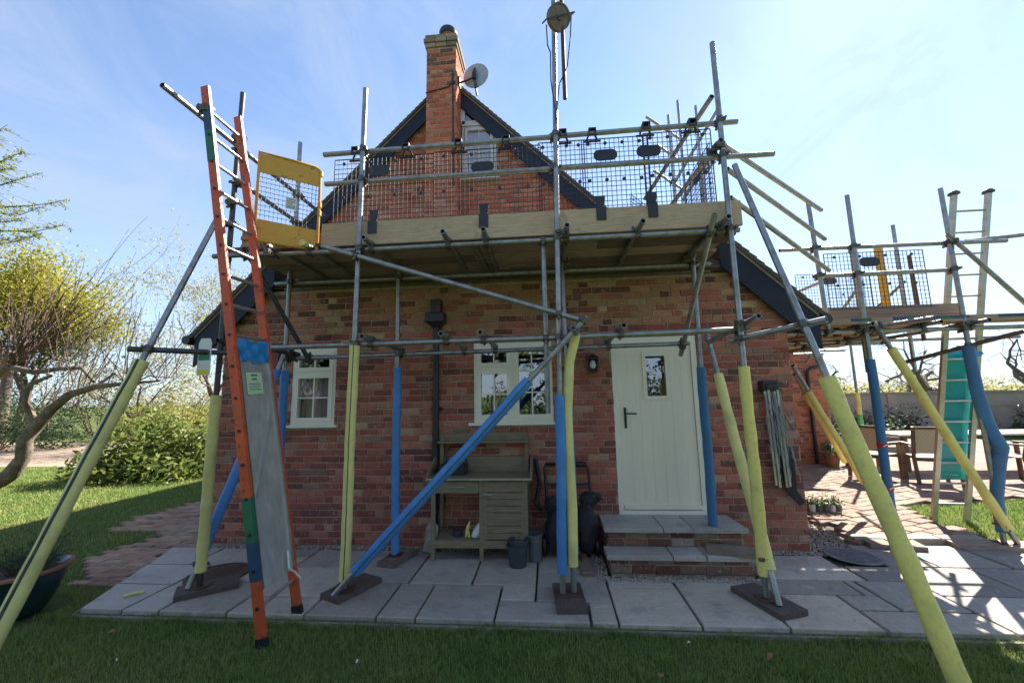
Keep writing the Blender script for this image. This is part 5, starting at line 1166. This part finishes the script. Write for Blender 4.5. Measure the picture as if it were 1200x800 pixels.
# bare leaning tree: limbs traced along their visible course, set at the trunk's distance
lt = empty('leaning_tree', (-12.2,3.2,-.06)); tag(lt, 'bare leaning tree with pale trunk and thin upright shoots', 'tree')
mb = MB(); TY = 3.3
def tp(x, y, dy=0): return py(x, y, TY+dy)
P0 = [tp(-70,610),tp(-20,575),tp(12,556),tp(28,536),tp(29,515),tp(42,500),tp(62,478),tp(82,462),tp(112,453),tp(150,449),tp(188,446,.3)]
mb.tube(P0, [.20,.17,.15,.135,.13,.12,.10,.085,.06,.04,.02], 10, caps=False)
P1 = [tp(-40,480,.4),tp(-8,440,.4),tp(12,430,.3),tp(40,436,.2),tp(70,432,.2),tp(96,431,.1),tp(110,447)]
mb.tube(P1, [.16,.15,.07,.06,.05,.04,.03], 8, caps=False)
P2 = [tp(-30,470,.5),tp(-6,425,.5),tp(16,416,.5),tp(22,424,.5)]; mb.tube(P2, [.17,.15,.12,.06], 8, caps=False)
P3 = [tp(42,500),tp(30,470,-.2),tp(36,450,-.3),tp(60,440,-.3)]; mb.tube(P3, [.08,.07,.05,.03], 7, caps=False)
P4 = [tp(112,453),tp(135,437,.2),tp(150,452,.4),tp(175,440,.6),tp(200,443,.8)]; mb.tube(P4, [.04,.03,.025,.015,.008], 6, caps=False)
tips = []
src = P0[5:]+P1[2:]+P4+[P2[2]]*4+P1[2:5]
mt = MB()
for k in range(85):
    a = random.choice(src)+Vector((random.gauss(0,.08),random.gauss(0,.15),0)); fan = random.uniform(-.5,1.0)
    branch(mt, a, (fan,random.gauss(0,.25),1.0), random.uniform(.9,1.9), .011, 1, tips, .35, .6, .3, .10, 5, (1,2), .0035)
for k in range(26):
    a = random.choice(P1[1:3]+P2[1:3]); branch(mt, a, (random.uniform(.5,1.6),random.gauss(0,.2),random.uniform(.25,.9)), random.uniform(1.6,2.8), .014, 1, tips, .3, .6, .2, .08, 6, (1,2), .004)
mb.build('trunk', 'barkpale', lt, smooth=True); mt.build('shoots', 'twig', lt)
# spring tree behind it, pale willow thicket, evergreens
tree('spring_tree', 'tall tree with yellow spring leaves behind the leaning tree', (-27.2,13.5,-.06), 11.6, .24, 'leaf_yel', 30000, .17, depth=4, spread=.62, leafr=.6, ratio=.76)
tree('spring_tree', 'dark evergreen with ivy showing inside the yellow tree', (-27.5,14.5,-.06), 7.5, .22, 'leaf_dark', 7000, .16, depth=3, spread=.5, leafr=.55, ratio=.75)
tree('willow_tree', 'pale wispy tree in early leaf beyond the gravel drive', (-15.6,13.2,-.06), 9.6, .13, 'leaf_pale', 8500, .10, depth=5, spread=.5, leafr=.22, ratio=.76, trunk_m='twig', first=.2)
tree('willow_tree', 'pale wispy sapling close to the cottage eaves beyond the drive', (-12.6,14.2,-.06), 8.6, .11, 'leaf_pale', 7500, .10, depth=5, spread=.5, leafr=.22, ratio=.76, trunk_m='twig', first=.2)
tree('willow_tree', 'low bare thicket tree behind the broad shrub', (-18.8,12.6,-.06), 6.8, .10, 'leaf_pale', 6000, .09, depth=5, spread=.7, leafr=.25, ratio=.74, trunk_m='twig', first=.15)
for i, (x, y, rx, rz, m, lb) in enumerate(((-19,15,3.2,2.6,'leaf_pale','long pale hedge bush behind the drive under the bare twigs'),(-13,16.5,3.0,2.9,'leaf_pale','pale yellowish hedge bush behind the wispy trees'),(-8.5,17,3.0,2.5,'leaf_bush','green hedge bush behind the cottage corner'),(-26,17,4.0,3.2,'leaf_dark','dark hedge bush at the foot of the yellow tree'),(-34,18,4.5,3.6,'leaf_dark','dark hedge bush at the far end of the drive'))):
    shrub('hedge_bush', lb, (x,y,-.06), rx, 1.6, rz*1.25, m, 7500, .15, 'hedge bushes beyond the gravel drive')
# larch with hanging branches reaching into the picture
lr = empty('larch_tree', (-13.2,2.2,-.06)); tag(lr, 'larch whose feathery green branches reach across the blue sky', 'tree')
mb = MB(); mb.tube([(-13.2,2.2,-.1),(-13.1,2.2,4),(-13.0,2.2,9)], [.22,.17,.06], 9, caps=False); tuft = []
for (pa, pb) in (((-150,175),(8,150)),((-150,200),(28,178)),((-150,215),(42,203)),((-150,225),(78,236)),((-150,235),(50,243)),((-150,250),(76,264)),((-150,262),(50,275)),((-150,280),(22,282)),((-150,190),(15,196)),((-150,245),(30,255))):
    a = Vector((-13.05,2.2,py(pa[0],pa[1],2.2).z)); c = py(pb[0],pb[1],2.2+random.uniform(-.5,.5)); pts = [a.lerp(c,f)+Vector((0,0,-.25*math.sin(f*math.pi)+random.gauss(0,.05))) for f in (0,.2,.4,.6,.8,1)]
    mb.tube(pts, [.035,.028,.02,.014,.009,.004], 5, caps=False)
    for k in range(46):
        f = random.uniform(.3,1); p = a.lerp(c,f)+Vector((0,0,-.25*math.sin(f*math.pi)))
        e = p+Vector((random.gauss(.1,.16),random.gauss(0,.3),random.gauss(-.03,.10)))*(1.25-f*.8); mb.tube([p, p.lerp(e,.5)+Vector((0,0,.02)), e], [.006,.004,.002], 3, caps=False)
        for j in range(8): tuft.append(p.lerp(e, random.random())+Vector((random.gauss(0,.02),random.gauss(0,.02),random.gauss(0,.015))))
mb.build('trunk', 'bark', lr); leaf_cloud('needles', [tuple(t_) for t_ in tuft], .055, 'leaf_larch', lr, .4)
# overhead wire
for z0, z1, lb in ((6.05,5.55,'upper overhead wire crossing the sky beyond the left garden'),(5.6,5.0,'lower overhead wire crossing the sky beyond the left garden')):
    b = MB(); pts = [(-30+i*3.2, 22+i*.6, z0+(z1-z0)*i/12-.25*math.sin(math.pi*i/12)) for i in range(13)]; b.tube(pts, .010, 4); tag(b.build('overhead_wire', 'dsteel'), lb, 'wire', 'overhead wires')
# glazed pot with dead stems
gp_ = empty('glazed_pot', (-4.45,-1.52,-.06)); tag(gp_, 'large teal glazed pot with straggly plant at the paving corner', 'plant pot')
b = MB(); b.lathe([(.0,0),(.17,0),(.19,.02),(.24,.12),(.285,.25),(.30,.33),(.32,.335),(.325,.36),(.305,.365),(.285,.33),(.27,.30),(.0,.30)], (-4.45,-1.52,-.05), 36); b.build('pot', 'glazepot', gp_, smooth=True)
b = MB(); b.lathe([(.318,.334),(.327,.345),(.325,.362),(.303,.366)], (-4.45,-1.52,-.0495), 36); b.build('rim', 'terra', gp_, smooth=True)
b = MB(); b.lathe([(.0,.325),(.15,.32),(.28,.305)], (-4.45,-1.52,-.05), 20); b.build('soil', 'soil', gp_)
b = MB(); C = []
for k in range(60):
    a = random.uniform(0,6.28); p = Vector((-4.42+.1*math.cos(a),-1.48+.1*math.sin(a),.26)); e = p+Vector((random.gauss(.06,.13),random.gauss(.03,.1),random.uniform(.08,.34))); b.tube([p, p.lerp(e,.6)+Vector((0,0,.03)), e], [.004,.003,.0015], 3, caps=False)
    for j in range(16): C.append(p.lerp(e,random.uniform(.3,1))+Vector((random.gauss(0,.018),random.gauss(0,.018),random.gauss(0,.018))))
b.build('stems', 'twig', gp_); leaf_cloud('foliage', [tuple(v) for v in C], .035, 'leaf_pot', gp_, .45)
for i, (x, y) in enumerate(((-4.84,-1.38),(-4.78,-1.30))):
    b = MB(); b.cur = (.24,.13,.10); chbox(b, x-.105, x+.105, y-.05, y+.05, -.06, .0+.012*i, .01, .008); o = b.build('loose_brick', 'brick'); o.rotation_euler = (0,0,R(20+25*i)); tag(o, ['loose brick in the grass beside the teal pot','second loose brick propped behind the teal pot'][i], 'brick')

# ================================================================ RIGHT GARDEN
gwl = empty('garden_wall', (16,11.6,0)); tag(gwl, 'long beige rendered garden wall with coping beyond the patio', 'wall')
M['render'] = mat('beige_render', (.34,.295,.24), (.26,.22,.18), 1.5, .9, bump=.3, bscale=30)
b = MB(); b.poly([(6.5,11.5,-.06),(32,12.6,-.06),(32,12.6,1.50),(6.5,11.5,1.50)], (0,.25,0)); b.build('wall_face', 'render', gwl)
b = MB()
for i in range(28): f0, f1 = i/28, (i+1)/28-.002; b.poly([(6.5+25.5*f0,11.45+1.1*f0,1.50),(6.5+25.5*f1,11.45+1.1*f1,1.50),(6.5+25.5*f1,11.45+1.1*f1,1.585),(6.5+25.5*f0,11.45+1.1*f0,1.585)], (0,.36,0))
b.build('coping', 'slabedge', gwl)
for f in (.25,.5,.75): b = MB(); x = 6.5+25.5*f; y = 11.5+1.1*f; b.box((x-.2,y-.05,-.06),(x+.2,y+.3,1.5)); b.build('pier', 'render', gwl)
b = MB(); b.poly([(13,11.66,1.05),(32,12.48,1.05),(32,12.48,1.08),(13,11.66,1.08)], (0,-.06,0)); b.build('string_course', 'render', gwl)
shrub('wall_plant', 'dark climbing plant against the garden wall left of the ladder', (12.0,11.2,0), 2.2, .35, 1.0, 'leaf_dark', 1500, .13)
shrub('wall_plant', 'dark climbing plant against the garden wall right of the ladder', (17.8,11.4,0), 1.6, .35, 1.1, 'leaf_dark', 1200, .13)
for i, (x, y, h, sp_, lb) in enumerate(((19.0,17.5,5.2,1.0,'gnarled bare tree beyond the garden wall behind the teal ladder guard'),(13.2,16.0,4.6,1.05,'gnarled bare tree beyond the garden wall left of the ladder'),(24.5,18.0,5.0,1.0,'gnarled bare tree beyond the garden wall at its right end'),(9.5,19,5.5,.9,'bare tree beyond the garden wall behind the brick wing'))):
    tree('bare_tree', lb, (x,y,-.06), h*1.25, .26, None, 0, .1, depth=5, spread=sp_, ratio=.74, up=-.02, first=.28, nchild=(2,4))
for i, (x, rx, rz) in enumerate(((34,10,3.2),(52,13,3.6),(75,16,4))):
    shrub('far_hedge', ['distant hazy hedge right behind the bare trees','distant hedge further along the field','farthest hedge along the field edge'][i], (x,48+i*6,-.06), rx, 3, rz, 'leaf_pale', 3000, .5, cat='hedge')
# furniture
def chair(name, x, y, rz, label, bench=False, cushion=False):
    r = empty(name, (0,0,0)); tag(r, label, 'chair', 'patio chairs round the table'); w = .9 if bench else .28
    for sx in (-1,1):
        b = MB(); b.bar((sx*w,-.25,0),(sx*w,-.25,.64),.045,.055); b.build('leg', 'teak', r)
        b = MB(); b.bar((sx*w,.30,0),(sx*w,.22,.45),.045,.055); b.bar((sx*w,.22,.45),(sx*w,.36,.98),.045,.05); b.build('leg', 'teak', r)
        b = MB(); b.bar((sx*w,-.30,.655),(sx*w,.30,.66),.06,.028); b.build('armrest', 'teak', r)
    b = MB(); b.box((-w,-.26,.38),(w,-.21,.44)); b.box((-w,.19,.38),(w,.24,.44)); b.build('seat_frame', 'teak', r)
    b = MB(); b.box((-w+.03,-.24,.43),(w-.03,.22,.45 if not cushion else .50)); b.build('seat', 'sling', r)
    b = MB(); b.poly([(-w+.02,.235,.52),(w-.02,.235,.52),(w-.02,.35,.95),(-w+.02,.35,.95)], (0,.012,0)); b.build('backrest', 'sling', r)
    b = MB(); b.bar((-w,.355,.96),(w,.355,.96),.04,.045); b.build('top_rail', 'teak', r)
    r.location = (x,y,.03); r.rotation_euler = (0,0,rz); return r
chair('patio_chair', 6.15,3.75,R(118),'sling chair turned side-on with its back to the taped leg')
chair('patio_chair', 6.75,3.3,R(158),'sling chair seen from behind left of the ladder')
chair('patio_chair', 8.2,3.25,R(190),'sling chair seen from behind right of the ladder')
chair('patio_chair', 8.95,3.0,R(205),'sling chair with armrest at the right end of the table')
tb = empty('patio_table', (8.2,4.6,.03)); tag(tb, 'long timber patio table behind the sling chairs', 'table')
b = MB()
for i in range(6): b.box((7.0,4.2+i*.15,.73),(10.4,4.34+i*.15,.765))
b.build('table_top', 'sling', tb)
for x in (7.15,10.2):
    for y in (4.3,5.0): b = MB(); b.box((x-.04,y-.04,.03),(x+.04,y+.04,.73)); b.build('leg', 'teak', tb)
def pot(x, y, r, h, label, leaf='leaf_pot', n=160, m='terra', lh=.25):
    t = empty('plant_pot', (x,y,.03)); tag(t, label, 'plant pot', 'pots along the patio'); b = MB(); b.lathe([(.0,0),(r*.72,0),(r*.95,h*.8),(r*1.05,h*.82),(r*1.05,h),(r*.92,h),(r*.9,h*.85),(.0,h*.85)], (x,y,.03), 18); b.build('pot', m, t, smooth=True)
    C = np.array([x,y,.03+h])+rng.normal(0,1,(n,3))*np.array([r*.7,r*.7,lh*.35])+np.array([0,0,lh*.35]); leaf_cloud('foliage', C, .09, leaf, t)
pot(6.15,4.95,.16,.28,'terracotta pot with grey-green plant against the wing wall')
pot(6.62,5.0,.20,.24,'wide terracotta pot at the wing corner',lh=.35,n=240)
pot(8.0,7.4,.25,.3,'terracotta pot on the far patio edge left of the taped leg',lh=.4)
pot(8.9,7.7,.22,.28,'small terracotta pot on the far patio edge',lh=.35); pot(9.8,8.0,.28,.33,'broad pot with leafy plant by the chairs',lh=.5,m='lead'); pot(7.2,7.0,.2,.26,'dark pot with low plant behind the green sleeve',m='bucket',lh=.4)
b = MB()
for i in range(9): b.box((6.6+i*.42,6.35+i*.10,.02),(7.0+i*.42,6.65+i*.10,.20))
tag(b.build('planter_edge', 'slabedge'), 'low stone edging in front of the far pots', 'edging')
# tray of bedding plants by the corner
tr = empty('plant_tray', (3.72,1.42,.03)); tag(tr, 'tray of young flowers in small white pots by the house corner', 'plant tray')
Cg = []
for i in range(5):
    for k in range(2):
        x, y = 3.55+i*.085, 1.36+k*.09; b = MB(); b.lathe([(.0,0),(.03,0),(.038,.085),(.034,.085),(.0,.07)], (x,y,.035), 12); b.build('pot', 'bucket2' if (i+k) % 3 else 'paper', tr, smooth=True)
        for j in range(40): Cg.append((x+random.gauss(0,.03), y+random.gauss(0,.03), .12+abs(random.gauss(0,.05))))
        b = MB()
        for j in range(3): b.lathe([(.0,.0),(.02,.006),(.0,.012)], (x+random.gauss(0,.025),y+random.gauss(0,.025),.19+random.uniform(0,.05)), 7)
        b.build('flower', random.choice(['petal_r','petal_y','petal_w','petal_y']), tr)
leaf_cloud('foliage', Cg, .045, 'leaf_pot', tr)
# distant ground cover so the horizon reads as gardens and fields, and the garden behind the viewer that the windows reflect
for i, (x, y, h) in enumerate(((-9,-17,8.5),(-3,-19,9.5),(3.5,-18,8.0),(9.5,-16.5,9),(-15,-14,8.5))):
    tree('garden_tree', ['leafy tree across the lawn, the one nearest the rakers','tallest leafy tree across the lawn facing the door','leafy tree across the lawn facing the step','leafy tree across the lawn facing the patio','leafy tree across the lawn facing the drive'][i], (x,y,-.06), h, .2, 'leaf_bush', 5000, .28, depth=3, leafr=.75, ratio=.76)

for i in range(7):
    x = -14+i*4.6; shrub('boundary_bush', ['boundary bush opposite the drive end','boundary bush opposite the glazed pot','boundary bush opposite the orange ladder','boundary bush opposite the potting bench','boundary bush opposite the cream door','boundary bush opposite the right raker','boundary bush opposite the patio'][i], (x,-12.2+.5*math.sin(i*2.0),-.06), 2.7, 1.4, 2.7+.4*math.sin(i*1.7), 'leaf_dark', 3200, .22, 'boundary bushes across the lawn', stems=6)

for i in range(9):
    x, y = [(-1.28,-1.98),(.62,-2.0),(1.35,-1.80),(-2.9,-2.05),(2.4,-1.75),(-.35,-2.3),(.9,-1.66),(-3.3,-1.75),(1.9,-2.2)][i]
    b = MB(); n = 8; L_ = random.uniform(.018,.034)*(1 if i % 3 else .5); vs_ = [(0,0,0)]
    for k in range(n): t = 2*math.pi*k/n; vs_.append((L_*math.cos(t)*(1+.3*math.cos(t)), L_*.5*math.sin(t), .006*math.sin(2*t)+.004*math.cos(t)))
    b.add(vs_, [(0,k+1,(k+1)%n+1) for k in range(n)]); o = b.build('fallen_leaf', 'terra' if i % 3 else 'paper'); o.data.transform(Matrix.Translation(o.location)); o.location = (x,y,-.022); o.rotation_euler = (random.uniform(-.4,.4),random.uniform(-.4,.4),random.uniform(0,6.28))
    tag(o, 'dry brown leaf fallen on the shaded grass' if i % 3 else 'pale petal fallen on the shaded grass', 'leaf', 'fallen leaves on the lawn' if i % 3 else 'fallen petals on the lawn')
